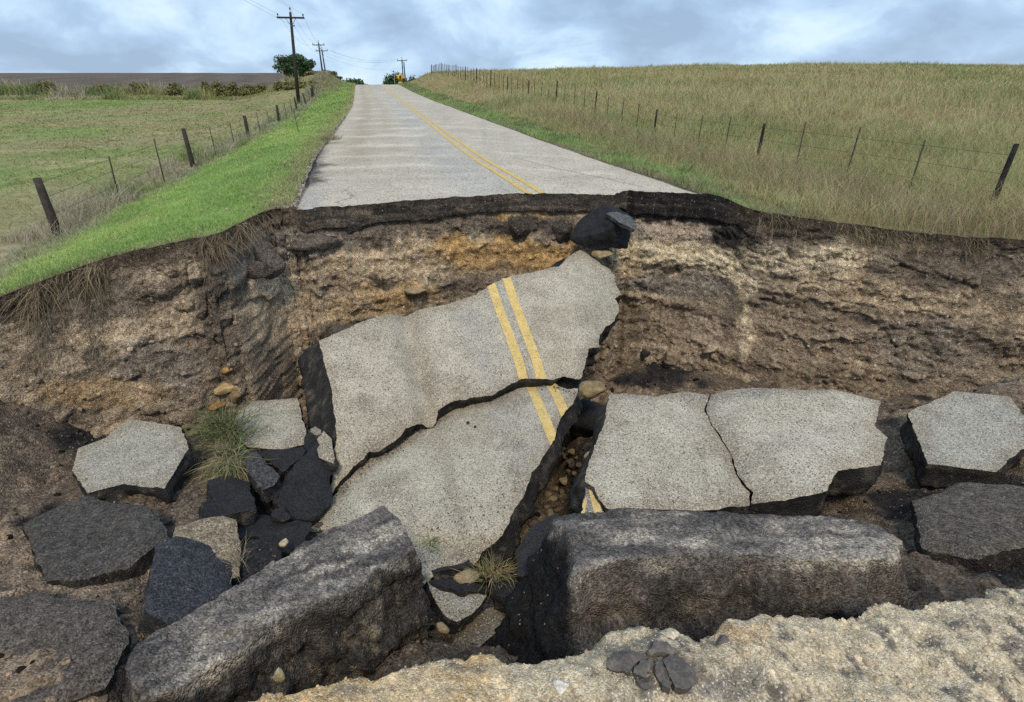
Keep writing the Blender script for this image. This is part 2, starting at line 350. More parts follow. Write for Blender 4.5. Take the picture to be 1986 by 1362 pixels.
def road_line(qc, wdt, seed):
    tt = np.concatenate([[0.005], np.cumsum(.06 * 1.014 ** np.arange(0, 290))]); tt = tt[tt < 150]
    qs = np.linspace(qc - wdt / 2, qc + wdt / 2, 4)
    Yl = rim_row(qs, 0)[None, :] + tt[:, None]; Ql = np.broadcast_to(qs[None, :], Yl.shape).copy()
    for j in (0, 3): Ql[:, j] += .008 * vn(np.stack([Yl[:, j] * 6, Yl[:, j] * 0 + j, Yl[:, j] * 0], 1), seed)
    X = road_x(Yl.ravel()) + Ql.ravel(); P = np.stack([X, Yl.ravel(), road_z(Yl.ravel())], 1)
    q_ = Ql.ravel()
    P[:, 2] += .004 - .02 * (q_ / 3) ** 2 + .010 * fbm(np.stack([X, Yl.ravel(), road_z(Yl.ravel()) - .02 * (q_ / 3) ** 2 + .004], 1) * .8, 3, 61) + .006
    o = obj('yellow_line', mesh_np('yellow_line', P, grid_quads(*Yl.shape)), M_PAINTR, road)
road_line(-.118, .105, 71); road_line(.118, .105, 72)

# ------------------------------------------------------------------ washed-out bank under the road end
PAL = dict(asph=(.042, .036, .031), black=(.018, .017, .018), dark=(.115, .092, .073), brown=(.285, .22, .158), grey=(.25, .21, .172), ochre=(.52, .33, .145), tan=(.52, .40, .265), pale=(.72, .595, .41), pink=(.40, .315, .24), lgrey=(.36, .31, .255))
BLOBS = [  # u, v, ru, rv, colour, weight: soil bands and lenses of the bank
 (800, 440, 330, 34, 'dark', .6), (600, 470, 95, 22, 'grey', .9), (480, 505, 70, 36, 'grey', .9), (430, 480, 60, 35, 'dark', .8), (415, 580, 32, 80, 'dark', .75), (520, 575, 48, 48, 'tan', .95), (535, 545, 30, 16, 'pale', .5), (560, 640, 60, 40, 'tan', .5), (650, 520, 60, 35, 'tan', .5), (700, 500, 60, 20, 'tan', .6), (690, 570, 90, 45, 'brown', .6),
 (740, 560, 50, 30, 'ochre', .45), (800, 490, 55, 35, 'tan', .75), (850, 500, 40, 20, 'ochre', .55), (960, 495, 105, 30, 'ochre', .8), (760, 520, 90, 40, 'tan', .8), (700, 600, 70, 30, 'ochre', .4), (1050, 505, 60, 22, 'ochre', .85), (880, 475, 40, 18, 'ochre', .7), (940, 462, 20, 12, 'pale', .4), (1000, 415, 55, 9, 'ochre', .7), (1010, 440, 60, 18, 'dark', .7), (1085, 445, 40, 22, 'dark', .7), (1110, 475, 22, 20, 'ochre', .8), (800, 570, 60, 24, 'ochre', .35), (830, 545, 30, 10, 'pale', .6), (740, 545, 22, 8, 'black', .7), (690, 640, 60, 25, 'dark', .6),
 (640, 590, 80, 30, 'tan', .45), (480, 720, 90, 50, 'brown', .8), (440, 690, 40, 50, 'dark', .5), (580, 720, 40, 60, 'brown', .6), (900, 545, 90, 12, 'dark', .5), (1000, 520, 80, 7, 'dark', .5),
 (1310, 400, 130, 26, 'black', .95), (1310, 425, 110, 12, 'asph', .9), (1310, 453, 105, 20, 'pink', .95), (1240, 455, 25, 20, 'lgrey', .7), (1320, 497, 118, 24, 'pale', 1.0), (1235, 500, 36, 28, 'pale', .9), (1420, 505, 40, 22, 'pale', .8), (1340, 521, 85, 5, 'dark', .9), (1370, 530, 75, 7, 'pale', .7), (1330, 560, 120, 24, 'grey', .9), (1240, 550, 42, 28, 'grey', .9), (1230, 530, 30, 14, 'tan', .7), (1270, 585, 60, 16, 'tan', .7), (1330, 620, 100, 45, 'brown', .9), (1370, 640, 60, 30, 'pink', .6), (1430, 440, 42, 48, 'black', .85), (1450, 510, 18, 40, 'dark', .8), (1440, 560, 24, 35, 'pale', .7), (1450, 650, 14, 50, 'pale', .7), (1420, 600, 20, 60, 'dark', .5), (1280, 690, 120, 40, 'brown', .6), (1300, 690, 60, 25, 'pink', .6), (1200, 620, 60, 50, 'dark', .4), (1260, 740, 90, 20, 'grey', .6),
 (1560, 500, 120, 30, 'pale', .6), (1540, 450, 90, 40, 'dark', .7), (1700, 560, 160, 40, 'tan', .6), (1620, 640, 140, 60, 'brown', .8), (1850, 520, 160, 40, 'dark', .7), (1800, 680, 120, 60, 'grey', .6),
 (250, 620, 120, 60, 'tan', .5), (150, 580, 160, 50, 'dark', .7), (60, 700, 100, 60, 'brown', .7), (300, 720, 80, 60, 'grey', .6), (200, 760, 120, 30, 'ochre', .3)]
sx = [-8.6]
Xs = np.arange(-9.2, 11.6, .004); Ys = rim_y(Xs)
Ysm = sum(np.interp(Xs + o, RIM[:, 0], RIM[:, 1]) for o in np.linspace(-.5, .5, 9)) / 9
arc = np.concatenate([[0], np.cumsum(np.hypot(np.diff(Xs), np.diff(Ysm)))])
ns = int(arc[-1] / .02); sA = np.linspace(0, arc[-1], ns)
wx = np.interp(sA, arc, Xs); wy = rim_y(wx)
tx = np.gradient(np.interp(sA, arc, Xs), sA); ty = np.gradient(np.interp(sA, arc, Ysm), sA)
ker = np.ones(41) / 41; tx = np.convolve(np.pad(tx, 20, 'edge'), ker, 'valid'); ty = np.convolve(np.pad(ty, 20, 'edge'), ker, 'valid')
ty = ty * .35; tl_ = np.hypot(tx, ty); onx, ony = ty / tl_, -tx / tl_                 # towards the pit
wq = wx - road_x(wy); wz = np.where((wq > QL) & (wq < QR), road_z(wy) - .02 * (wq / 3) ** 2 + .004, ground_z(wq, wy) + .005)
hrow = np.concatenate([np.arange(0, .5, .016), np.arange(.5, 3.3, .021)])
Hh, _ = np.meshgrid(hrow, sA, indexing='ij'); nr_, nc_ = Hh.shape
inr = sstep(QL - .3, QL + .2, wq) * sstep(QR + .75, QR + .3, wq)      # where the asphalt is
rightpart = sstep(2.55, 2.6, wx) * inr
ha = (.30 + .035 * vn(np.stack([sA * 1.3, sA * 0, sA * 0], 1), 81) + .02 * vn(np.stack([sA * 6, sA * 0, sA * 0], 1), 82) + .06 * rightpart)
SAg = np.broadcast_to(sA[None, :], Hh.shape).ravel(); hf = Hh.ravel()
pn = np.stack([SAg, SAg * 0, hf], 1)
inrf = np.broadcast_to(inr[None, :], Hh.shape).ravel(); haf = np.broadcast_to(ha[None, :], Hh.shape).ravel(); rpf = np.broadcast_to(rightpart[None, :], Hh.shape).ravel()
wxf = np.broadcast_to(wx[None, :], Hh.shape).ravel()
below = sstep(haf - .01, haf + .03, hf) * inrf + (1 - inrf) * sstep(0, .15, hf)
hb = np.maximum(hf - haf * inrf, 0)
big = fbm(pn * np.array([.8, 1, 1.0]), 3, 83); med = fbm(pn * 2.6 + 4, 4, 84); fin = fbm(pn * 9, 4, 85)
f1, f2, idc = worley(pn * np.array([2.6, 1, 3.4]) + np.stack([.25 * med, 0 * med, .25 * big], 1), 86)
f1b, f2b, idb = worley(pn * np.array([7.5, 1, 9.0]) + np.stack([.4 * fin, 0 * med, .4 * med], 1), 87)
leftb = sstep(-2.6, -4.2, wxf)
slope = .16 + .20 * leftb + .04 * sstep(3.0, 5.0, wxf)
off = slope * hb - .05 * inrf * below * np.exp(-hb / .12) + below * (.10 * big * np.clip(hb * 2.5, 0, 1) + .035 * med * np.clip(hb * 6, .2, 1) + .020 * fin)
msk = sstep(-.15, .35, fbm(pn * 1.1 + 30, 3, 93)); rid = 1 - np.abs(fbm(pn * np.array([2.2, 1, 3.0]) + 11, 4, 94)); rid2 = 1 - np.abs(fbm(pn * np.array([5.5, 1, 7.0]) + 21, 3, 95))
off += below * ((idc - .5) * .075 * msk * np.clip(hb * 4, .1, 1) - .03 * msk * sstep(.09, .0, f2 - f1)) + below * ((idb - .5) * .024 * (.3 + msk) - .007 * sstep(.12, 0, f2b - f1b))
off += below * (.05 * (rid - .7) + .025 * (rid2 - .7) + .010 * fbm(pn * 21, 2, 96)) * np.clip(hb * 5, .1, 1)
sq = led0 = hf + .07 * med + .10 * big; stp = sq * 5.2; off += below * np.clip(hb * 4, .1, 1) * .045 * (sstep(.0, .14, stp - np.floor(stp)) * (1 - (stp - np.floor(stp))) - .4) * (.35 + .65 * msk)
led = hf + .10 * med + .05 * big                                        # thin ledges where firmer layers stand out
for hl, amp, xs0, xs1 in [(.95, .07, 2.6, 5.5), (1.08, .05, 2.8, 5.2), (.62, .05, 2.4, 5.5), (.75, .05, -2.6, 1.5), (1.35, .05, -2.6, 1.2), (1.75, .06, 2.5, 6), (2.3, .06, 2.5, 6)]:
    off += below * amp * (sstep(hl - .03, hl, led) - sstep(hl, hl + .25, led)) * sstep(xs0 - .5, xs0 + .3, wxf) * sstep(xs1 + .5, xs1 - .3, wxf)
asp = (1 - below) * inrf
off += asp * np.clip(hf * 8, 0, 1) * (.010 * fin + .012 * med + .014 * (sstep(.10, .13, hf + .015 * med) + sstep(.2, .22, hf + .02 * med)) * (1 + rpf))
# vertical crack in the left bank
ck = np.abs(wxf + 3.12 + .10 * vn(pn * 2.2, 88) + .03 * vn(pn * 9, 89)); off -= .09 * sstep(.05, .0, ck) * sstep(.55, .7, hf) * sstep(1.9, 1.5, hf)
ZW = np.broadcast_to(wz[None, :], Hh.shape).ravel() - hf
Pw = np.stack([np.broadcast_to((wx)[None, :], Hh.shape).ravel() + off * np.broadcast_to(onx[None, :], Hh.shape).ravel(),
               np.broadcast_to((wy)[None, :], Hh.shape).ravel() + off * np.broadcast_to(ony[None, :], Hh.shape).ravel(), ZW + below * .02 * fbm(pn * 6, 2, 90)], 1)
uu, vv = proj(Pw)
uw = uu + 16 * med + 9 * fin; vw = vv + 9 * fbm(pn * 3 + 9, 3, 91) + 5 * fin
cw = np.tile(np.array(PAL['brown']), (len(Pw), 1))
cw = mixc(cw, PAL['tan'], sstep(.05, .6, big) * .45); cw = mixc(cw, PAL['dark'], sstep(.1, .8, med) * .45)
lay = fbm(np.stack([SAg * .5, SAg * 0, (hf + .08 * big + .03 * med) * 6], 1), 3, 98); cw = mixc(cw, PAL['pale'], sstep(.2, .6, lay) * .2 * below); cw = mixc(cw, PAL['dark'], sstep(.2, .6, -lay) * .35 * below)
for (bu, bv, ru, rv, cn, wg) in BLOBS:
    dd = np.sqrt(((uw - bu) / ru) ** 2 + ((vw - bv) / rv) ** 2); cw = mixc(cw, PAL[cn], min(1.0, wg * 1.1) * sstep(1.3, .75, dd))
cw *= 1.12 * (1 + .16 * (idc - .5) * msk + .18 * (idb - .5) + .16 * fin + .10 * fbm(pn * 21, 2, 97))[:, None]
cw = mixc(cw, PAL['dark'], .35 * msk * sstep(.07, .0, f2 - f1) * below); cw = mixc(cw, PAL['asph'], .5 * sstep(.05, .0, ck) * sstep(.5, .7, hf) * sstep(2.0, 1.5, hf))
ac = np.tile(np.array((.085, .07, .057)), (len(Pw), 1)); ac = mixc(ac, (.20, .16, .12), sstep(0, .7, fbm(pn * np.array([2, 1, 14]), 3, 92)) * .7); ac = mixc(ac, (.03, .026, .024), sstep(.1, .6, fbm(pn * np.array([3, 1, 9]) + 7, 3, 99)) * .7); ac = mixc(ac, PAL['black'], rpf * .8)
cw = cw * (1 - asp[:, None]) + ac * asp[:, None]
cw = mixc(cw, (.085, .064, .045), (1 - inrf) * sstep(.35, .05, hf + .1 * med))
cw = hclip(cw, .72)
struct(obj('washed_out_bank', mesh_np('washed_out_bank', Pw, grid_quads(nr_, nc_), col=cw), M_SOIL), 'layered brown and ochre soil bank cut under the broken road end')
def bank_pt(u, v):
    k = np.argmin((uu - u) ** 2 + (vv - v) ** 2); return Pw[k]

# ------------------------------------------------------------------ floor of the washout
def floor_z(X, Y):
    X = np.asarray(X, float); Y = np.asarray(Y, float)
    z = np.interp(Y, [-2, 1.0, 2.2, 3.4, 4.5, 6, 7.5, 11], [-3.0, -3.1, -3.2, -3.48, -3.72, -4.05, -4.3, -4.4])
    z = z + .34 * sstep(.9, 1.8, X) * sstep(7.0, 5.0, Y) + .25 * sstep(-1.6, -2.4, X) * sstep(7.5, 5.5, Y)
    z = z - .38 * sstep(-1.3, -.6, X) * sstep(1.0, .5, X) * sstep(2.2, 2.8, Y) * sstep(5.0, 4.2, Y)
    z = z + 1.1 * sstep(-4.3, -6.5, X) + .75 * sstep(4.0, 6.5, X) * sstep(7.5, 5.0, Y)
    z = z - .65 * sstep(.2, .5, X) * sstep(1.35, 1.05, X) * sstep(3.3, 3.8, Y)
    return z
fx, fy = np.meshgrid(np.arange(-8.5, 11.0, .035), np.arange(.6, 9.9, .035)); shp = fx.shape
Pf = np.stack([fx.ravel(), fy.ravel(), floor_z(fx.ravel(), fy.ravel())], 1)
q3 = Pf * np.array([1, 1, 0])
g1_, g2_, gi_ = worley(q3 * 4.2, 101); h1_, h2_, hi_ = worley(q3 * 10, 102)
Pf[:, 2] += .14 * fbm(q3 * .9, 4, 103) + .10 * (gi_ - .4) * sstep(0, .25, g2_ - g1_) + .05 * (hi_ - .4) * sstep(0, .3, h2_ - h1_)
cf = np.tile(np.array([.15, .115, .085]), (len(Pf), 1)); cf = mixc(cf, (.27, .20, .14), sstep(0, .6, fbm(q3 * 1.7, 3, 104))); cf = mixc(cf, (.035, .031, .03), sstep(.1, .5, fbm(q3 * 1.1 + 5, 3, 105)))
cf = mixc(cf, (.05, .043, .038), .6 * sstep(.1, .5, Pf[:, 0]) * sstep(1.5, 1.1, Pf[:, 0]) * sstep(3.0, 3.6, Pf[:, 1]) * sstep(-.3, .2, fbm(q3 * 2.2, 3, 106)))  # floor in the slab gap painted darker to deepen its shade
cf *= (.7 + .6 * hi_)[:, None]
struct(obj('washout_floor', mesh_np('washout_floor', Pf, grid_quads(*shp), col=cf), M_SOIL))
def floor_at(X, Y):
    k = np.argmin((Pf[:, 0] - X) ** 2 + (Pf[:, 1] - Y) ** 2); return Pf[k, 2]

# ------------------------------------------------------------------ near edge where the photographer stands
LIP = np.array([[-9, .2], [-3, .55], [-1.5, .93], [-.8, 1.11], [-.675, 1.145], [-.45, 1.20], [-.17, 1.245], [.155, 1.25], [.29, 1.27], [.445, 1.33], [.6, 1.37], [.723, 1.385], [.82, 1.36], [1.04, 1.41], [2, 1.5], [4, 1.85], [9, 2.6]])
xs = np.concatenate([np.arange(-7, -1.6, .06), np.arange(-1.6, 2.6, .0095), np.arange(2.6, 8, .06)])
lp = np.interp(xs, LIP[:, 0], LIP[:, 1]); px_ = np.stack([xs * 5, xs * 0, xs * 0], 1)
lp = lp + .025 * vn(px_, 111) + .014 * vn(px_ * 4, 112) + .007 * vn(px_ * 11, 113)
back = np.concatenate([np.arange(0, .9, .010), np.cumsum(np.full(20, .35)) + .9])[::-1]
down = np.cumsum(np.full(60, .028))
rows = []
for b_ in back:
    rows.append((lp - b_, -1.75 - .03 * np.exp(-(b_ / .06) ** 2) + 0 * xs))
for d_ in down:
    rows.append((lp + .10 * (1 - np.exp(-d_ / .08)) * 0 - .10 * d_ + .015, -1.78 - d_ + 0 * xs))
Yn = np.stack([r[0] for r in rows]); Zn = np.stack([r[1] for r in rows]); Xn = np.broadcast_to(xs[None, :], Yn.shape)
Pn = np.stack([Xn.ravel(), Yn.ravel(), Zn.ravel()], 1)
a1, a2, ai = worley(Pn * 22 + .5 * np.stack([fbm(Pn * 9, 2, 114)] * 3, 1), 115); b1, b2, bi = worley(Pn * 60, 116)
rl = sstep(.0, .8, Pn[:, 0])
Pn[:, 2] += .024 * fbm(Pn * 3, 3, 117) + (.004 + .011 * rl) * (ai - .4) * sstep(0, .12, a2 - a1) * sstep(-.1, .3, fbm(Pn * 8, 2, 122)) + (.002 + .003 * rl) * bi + .011 * fbm(Pn * 11, 5, 118, .6) - .012 * sstep(.25, .6, np.abs(fbm(Pn * 5 + 8, 3, 123)))
Pn[:, 2] += .022 * np.exp(-((Pn[:, 0] - .57) / .17) ** 2 - ((Yn.ravel() - 1.19) / .075) ** 2)
Pn[:, 1] += np.where(Zn.ravel() < -1.8, .03 * fbm(Pn * 6, 3, 119), 0)
cn_ = np.tile(np.array([.60, .415, .215]), (len(Pn), 1))
un, vn_ = proj(Pn); wn1 = fbm(Pn * 5, 4, 120); wn2 = fbm(Pn * 16, 4, 121)
cn_ = mixc(cn_, (.60, .49, .335), sstep(980, 1150, un + 160 * wn1))
cn_ = mixc(cn_, (.64, .53, .36), .55 * sstep(.1, .6, wn1)); cn_ = mixc(cn_, (.13, .115, .105), sstep(.22, .55, wn2 + .35 * wn1 * rl) * (.25 + .55 * rl))
for (bu, bv, ru, rv, c3, wg) in [(1270, 1300, 130, 50, (.12, .105, .095), .75), (1420, 1320, 60, 40, (.20, .19, .18), .6), (1180, 1255, 60, 16, (.2, .18, .16), .6), (1430, 1225, 60, 22, (.48, .33, .19), .8), (900, 1300, 30, 12, (.18, .16, .14), .6), (690, 1345, 40, 14, (.2, .18, .16), .5)]:
    dd = np.sqrt(((un + 40 * wn2 - bu) / ru) ** 2 + ((vn_ + 20 * wn1 - bv) / rv) ** 2); cn_ = mixc(cn_, c3, wg * sstep(1.3, .5, dd))
cn_ *= (.8 + .4 * ai)[:, None]
struct(obj('near_edge_soil', mesh_np('near_edge_soil', Pn, grid_quads(*Yn.shape), col=hclip(cn_, .8)), M_CALI), 'crumbly tan and white caliche edge in the foreground')
def near_z(X, Y):
    k = np.argmin((Pn[:, 0] - X) ** 2 + (Pn[:, 1] - Y) ** 2 + np.where(Pn[:, 2] < -1.85, 9, 0)); return Pn[k, 2]

# ------------------------------------------------------------------ broken slabs
def inpoly(p, poly):
    x, y = p[:, 0], p[:, 1]; c = np.zeros(len(p), bool); n = len(poly)
    for i in range(n):
        x1, y1 = poly[i]; x2, y2 = poly[(i + 1) % n]
        if y1 == y2: continue
        m = ((y1 > y) != (y2 > y)) & (x < (x2 - x1) * (y - y1) / (y2 - y1) + x1); c ^= m
    return c
def segdist(p, poly):
    d = np.full(len(p), 9e9); n = len(poly)
    for i in range(n):
        a = poly[i]; ab = poly[(i + 1) % n] - a; r = p - a
        t = np.clip((r @ ab) / max(ab @ ab, 1e-12), 0, 1); d = np.minimum(d, ((r - t[:, None] * ab) ** 2).sum(1))
    return np.sqrt(d)
SLAB_SEED = [0]
def slab(name, label, cat, outline, plane, thick, col_top=None, col_side=None, m_top=None, m_side=None, seg=.025, res=.06, jag=.012,
         flare=(), und=.010, ext=None, lines=(), rnd=0.0, rside=.03, rows=9, top_amp=0.0, top_freq=4.0, one=False, group=None, jfreq=9.0):
    """a broken piece of pavement: plane through three view points, outline traced on it, real thickness below"""
    SLAB_SEED[0] += 7; sd_ = SLAB_SEED[0]
    A, B, C = [at(*q) for q in plane]
    n = np.cross(B - A, C - A); n /= np.linalg.norm(n)
    if n @ (A + B + C) > 0: n = -n
    uv = np.array(outline, float); R = ray(uv[:, 0], uv[:, 1]); P3 = R * ((A @ n) / (R @ n))[:, None]
    O = P3.mean(0); ex = np.cross([0, 1, .01], n); ex /= np.linalg.norm(ex); ey = np.cross(n, ex)
    p2 = np.stack([(P3 - O) @ ex, (P3 - O) @ ey], 1)
    if (p2[:, 0] * np.roll(p2[:, 1], -1) - np.roll(p2[:, 0], -1) * p2[:, 1]).sum() < 0: p2 = p2[::-1]
    dn = []
    for i in range(len(p2)):
        a, b = p2[i], p2[(i + 1) % len(p2)]; k = max(1, int(np.linalg.norm(b - a) / seg)); dn += [a + (b - a) * j / k for j in range(k)]
    dn = np.array(dn); w3 = O + dn[:, :1] * ex + dn[:, 1:] * ey
    tg = np.roll(dn, -1, 0) - np.roll(dn, 1, 0); tg /= np.linalg.norm(tg, axis=1)[:, None] + 1e-9; on = np.stack([tg[:, 1], -tg[:, 0]], 1)
    dn = dn + on * (jag * fbm(w3 * jfreq, 4, 200 + sd_, .7))[:, None]
    m_ = 9; on_s = sum(np.roll(on, k, 0) for k in range(-m_, m_ + 1)); on_s /= np.linalg.norm(on_s, axis=1)[:, None] + 1e-9
    lo, hi = dn.min(0), dn.max(0)
    gx, gy = np.meshgrid(np.arange(lo[0], hi[0], res), np.arange(lo[1], hi[1], res)); gp = np.stack([gx.ravel(), gy.ravel()], 1) + rng.uniform(-.3, .3, (gx.size, 2)) * res
    gp = gp[inpoly(gp, dn)]; gp = gp[segdist(gp, dn) > res * .45]
    pts = [Vector(p) for p in dn] + [Vector(p) for p in gp]
    edges = [(i, (i + 1) % len(dn)) for i in range(len(dn))]
    lpolys = []
    for ln in lines:
        Rl = ray(np.array([q[0] for q in ln]), np.array([q[1] for q in ln])); Pl = Rl * ((A @ n) / (Rl @ n))[:, None]
        l2 = np.stack([(Pl - O) @ ex, (Pl - O) @ ey], 1); lpolys.append(l2)
        for i in range(4):
            a, b = l2[i], l2[(i + 1) % 4]; k = max(1, int(np.linalg.norm(b - a) / .06)); s0 = len(pts)
            for j in range(k + 1): pts.append(Vector(a + (b - a) * j / k))
            edges += [(s0 + j, s0 + j + 1) for j in range(k)]
    ov, oe, of, *_ = delaunay_2d_cdt(pts, edges, [], 0, 1e-6)
    V2 = np.array([tuple(v) for v in ov]); T = np.array(of)
    cen = V2[T].mean(1); keep = inpoly(cen, dn); T = T[keep]; cen = cen[keep]
    def lift(p2_):
        w_ = O + p2_[:, :1] * ex + p2_[:, 1:] * ey; u_, v_ = proj(w_)
        h = und * fbm(w_ * .9, 3, 210 + sd_) * 2
        if ext is not None: h = h + ext(u_, v_, w_)
        if top_amp > 0:
            h = h + top_amp * fbm(w_ * top_freq, 5, 220 + sd_)
            if one:
                k1, k2, ki = worley(w_ * 5.5 + .4 * np.stack([fbm(w_ * 5, 2, 223)] * 3, 1), 224 + sd_); h = h + top_amp * 1.1 * (ki - .5) - top_amp * .5 * sstep(.06, 0, k2 - k1)
                h = h - top_amp * .55 * (np.abs(fbm(w_ * top_freq * 2.2 + 5, 4, 221 + sd_)) - .35) + top_amp * .14 * fbm(w_ * top_freq * 9, 2, 222 + sd_)
        if rnd > 0:
            dd = segdist(p2_, dn); h = h - rnd * np.exp(-(dd / (rnd * 1.1)) ** 1.3)
        return w_ + h[:, None] * n, u_, v_, w_
    Vt, ut, vt, wt = lift(V2)
    st, _, _, _ = lift(dn)
    osd = on_s[:, :1] * ex + on_s[:, 1:] * ey
    fl = np.zeros(len(dn))
    for hx, hy, hz, am in flare: fl += am * np.clip(osd @ np.array([hx, hy, hz]), 0, 1)
    ring = []; nb = len(dn)
    for r_ in range(rows + 1):
        t = r_ / rows; p = st - n * (thick * t) + osd * (fl * t)[:, None]
        am = rside * min(1, t * 4)
        if am > 0:
            p = p + osd * (am * fbm(p * 7, 4, 230 + sd_) - (am * 1.1 * (np.abs(fbm(p * 6 + 3, 4, 233 + sd_)) - .35) + am * .25 * fbm(p * 34, 2, 234 + sd_)) * one + am * .8 * vn(np.stack([p @ ex * 1.5, p @ ey * 1.5, (p @ n) * 11], 1), 231 + sd_))[:, None] + n * (am * .3 * vn(p * 9, 232 + sd_))[:, None]
        ring.append(p)
    S = np.concatenate(ring + [ring[-1].mean(0)[None, :]])
    i0 = np.arange(nb); i1 = (i0 + 1) % nb; qd = np.concatenate([np.stack([r_ * nb + i0, (r_ + 1) * nb + i0, (r_ + 1) * nb + i1, r_ * nb + i1], 1) for r_ in range(rows)])
    capt = np.stack([rows * nb + i1, rows * nb + i0, np.full(nb, len(S) - 1)], 1)
    loc = np.array([O[0], O[1], S[:, 2].min()])
    ct = np.tile(np.array(col_top if isinstance(col_top, tuple) else (.435, .39, .31)), (len(Vt), 1))
    if callable(col_top): ct = col_top(ut, vt, wt, ct)
    cs_ = np.tile(np.array(col_side if isinstance(col_side, tuple) else (.024, .0225, .023)), (len(S), 1))
    tt_ = np.concatenate([np.full(nb, r_ / rows) for r_ in range(rows + 1)] + [[1.]])
    if col_side is None or isinstance(col_side, tuple): ns_ = fbm(S * np.array([6, 6, 12]), 4, 241 + sd_); cs_ = mixc(cs_, (.085, .074, .062), sstep(.05, .6, ns_) * .7); cs_ = mixc(cs_, (.16, .13, .095), sstep(.45, .8, fbm(S * 17, 3, 242 + sd_)) * .6)
    if callable(col_side):
        us, vs_ = proj(S); cs_ = col_side(us, vs_, S, cs_, tt_)
        cs_ = cs_ * .78  # sides coloured darker to imitate fronts catching less light than tops
        if one and callable(col_top): kk = sstep(.14, .0, tt_ + .10 * fbm(S * 7, 3, 240))[:, None]; cs_ = cs_ * (1 - kk) + col_top(us, vs_, S, np.tile(np.array((.38, .36, .315)), (len(S), 1))) * kk
    if m_top is None:
        ddv = segdist(V2, dn); nn_ = fbm(wt * 5, 4, 250 + sd_); ct = mixc(ct, (.27, .215, .15), sstep(.16, .0, ddv + .10 * nn_) * .55); ct = mixc(ct, (.24, .20, .155), sstep(.35, .7, fbm(wt * 2.3, 4, 251 + sd_)) * .5); ct = ct * (1 + .10 * fbm(wt * 9, 3, 252 + sd_))[:, None]
    root = thing(name, label, cat, loc, group)
    def used(V, Tq, c):
        k = np.unique(Tq); mp_ = np.zeros(len(V), int); mp_[k] = np.arange(len(k)); return V[k] - loc, mp_[Tq], c[k]
    isl = np.zeros(len(T), int)
    for j, l2 in enumerate(lpolys): isl[inpoly(cen, l2)] = j + 1
    va, ta, ca = used(Vt, T, ct)
    obj('surface' if not one else 'top_face', mesh_np(name + '_surface', va, tris=ta, col=ca), m_top or M_CHIP, root)
    obj('broken_edge' if not one else 'broken_side', mesh_np(name + '_edge', S - loc, qd, capt, col=cs_), m_side or M_ASPH, root)
    for j in range(len(lpolys)):
        if (isl == j + 1).any():
            va, ta, ca = used(Vt + n * .004, T[isl == j + 1], ct); obj('yellow_line', mesh_np(name + '_line', va, tris=ta), M_PAINT, root)
    return root

CRK = [(661, 939), (674, 926), (690, 907), (709, 893), (717, 881), (733, 880), (752, 866), (763, 861), (777, 847), (787, 831), (804, 822), (822, 812), (840, 816), (847, 810), (850, 788), (862, 783), (875, 776), (906, 768), (924, 766), (956, 763), (970, 752), (989, 742), (1013, 729), (1045, 730), (1075, 733), (1097, 726), (1125, 732)]
CRK_B = [(u, v - (6 if u < 870 else 5 if u < 930 else 2)) for u, v in [(655, 946), (664, 941), (677, 929), (693, 910), (712, 896), (720, 884), (736, 883), (755, 869), (767, 864), (781, 850), (790, 834), (806, 825), (824, 815), (843, 819), (850, 813), (853, 791), (865, 786), (878, 779), (904, 778), (924, 777), (954, 770), (965, 758), (991, 744), (1016, 733), (1048, 737), (1075, 739), (1086, 747), (1100, 752), (1121, 750)]]
def ctop_A(u, v, w_, c):
    n_a = fbm(w_ * 1.6, 4, 301); c = mixc(c, (.47, .43, .35), sstep(-.1, .6, n_a) * .6)
    dl = (u - 945) - (v - 555) * .36                                       # distance from the painted lines, in view px
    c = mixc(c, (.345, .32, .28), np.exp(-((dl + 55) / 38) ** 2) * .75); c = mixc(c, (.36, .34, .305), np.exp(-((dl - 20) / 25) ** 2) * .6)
    c = mixc(c, (.25, .215, .165), np.exp(-((u - 800 - (v - 605) * .22) / 16) ** 2) * .6); c = mixc(c, (.34, .295, .22), sstep(.1, .6, fbm(w_ * np.array([1.2, 3, 3]), 4, 302)) * .6)  # first mix paints the shading of the fold into the colour
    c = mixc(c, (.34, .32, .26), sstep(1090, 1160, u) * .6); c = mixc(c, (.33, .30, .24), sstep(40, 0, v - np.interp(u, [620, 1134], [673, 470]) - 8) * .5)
    return c
def ext_A(u, v, w_):
    d_ = u - 785 - (v - 605) * .24
    h = .0007 * np.clip(-d_, 0, 180) - .12 * np.exp(-(d_ / 20) ** 2) + .04 * sstep(60, 0, np.abs(d_ + 70)) - .05 * np.exp(-((v - np.interp(u, [661, 777, 850, 1013, 1125], [939, 847, 790, 729, 732])) / 22) ** 2)
    return h
def ext_B(u, v, w_):
    return -.04 * np.exp(-((v - np.interp(u, [661, 777, 850, 1013, 1125], [943, 850, 795, 733, 750])) / 20) ** 2) - .14 * sstep(1020, 1075, v)
def l_quad(p, q, w1, w2): return [(p[0] - w1, p[1]), (p[0] + w1, p[1]), (q[0] + w2, q[1]), (q[0] - w2, q[1])]
LA = [l_quad((944, 530), (1022, 745), 8.5, 9.5), l_quad((974, 520), (1060, 755), 8.5, 9.5)]
LB = [l_quad((1021, 728), (1081, 870), 9.5, 11), l_quad((1062, 728), (1118, 850), 9.5, 10.5)]
PLA = [(620, 673, 6.5), (1134, 480, 8.45), (643, 974, 5.35)]
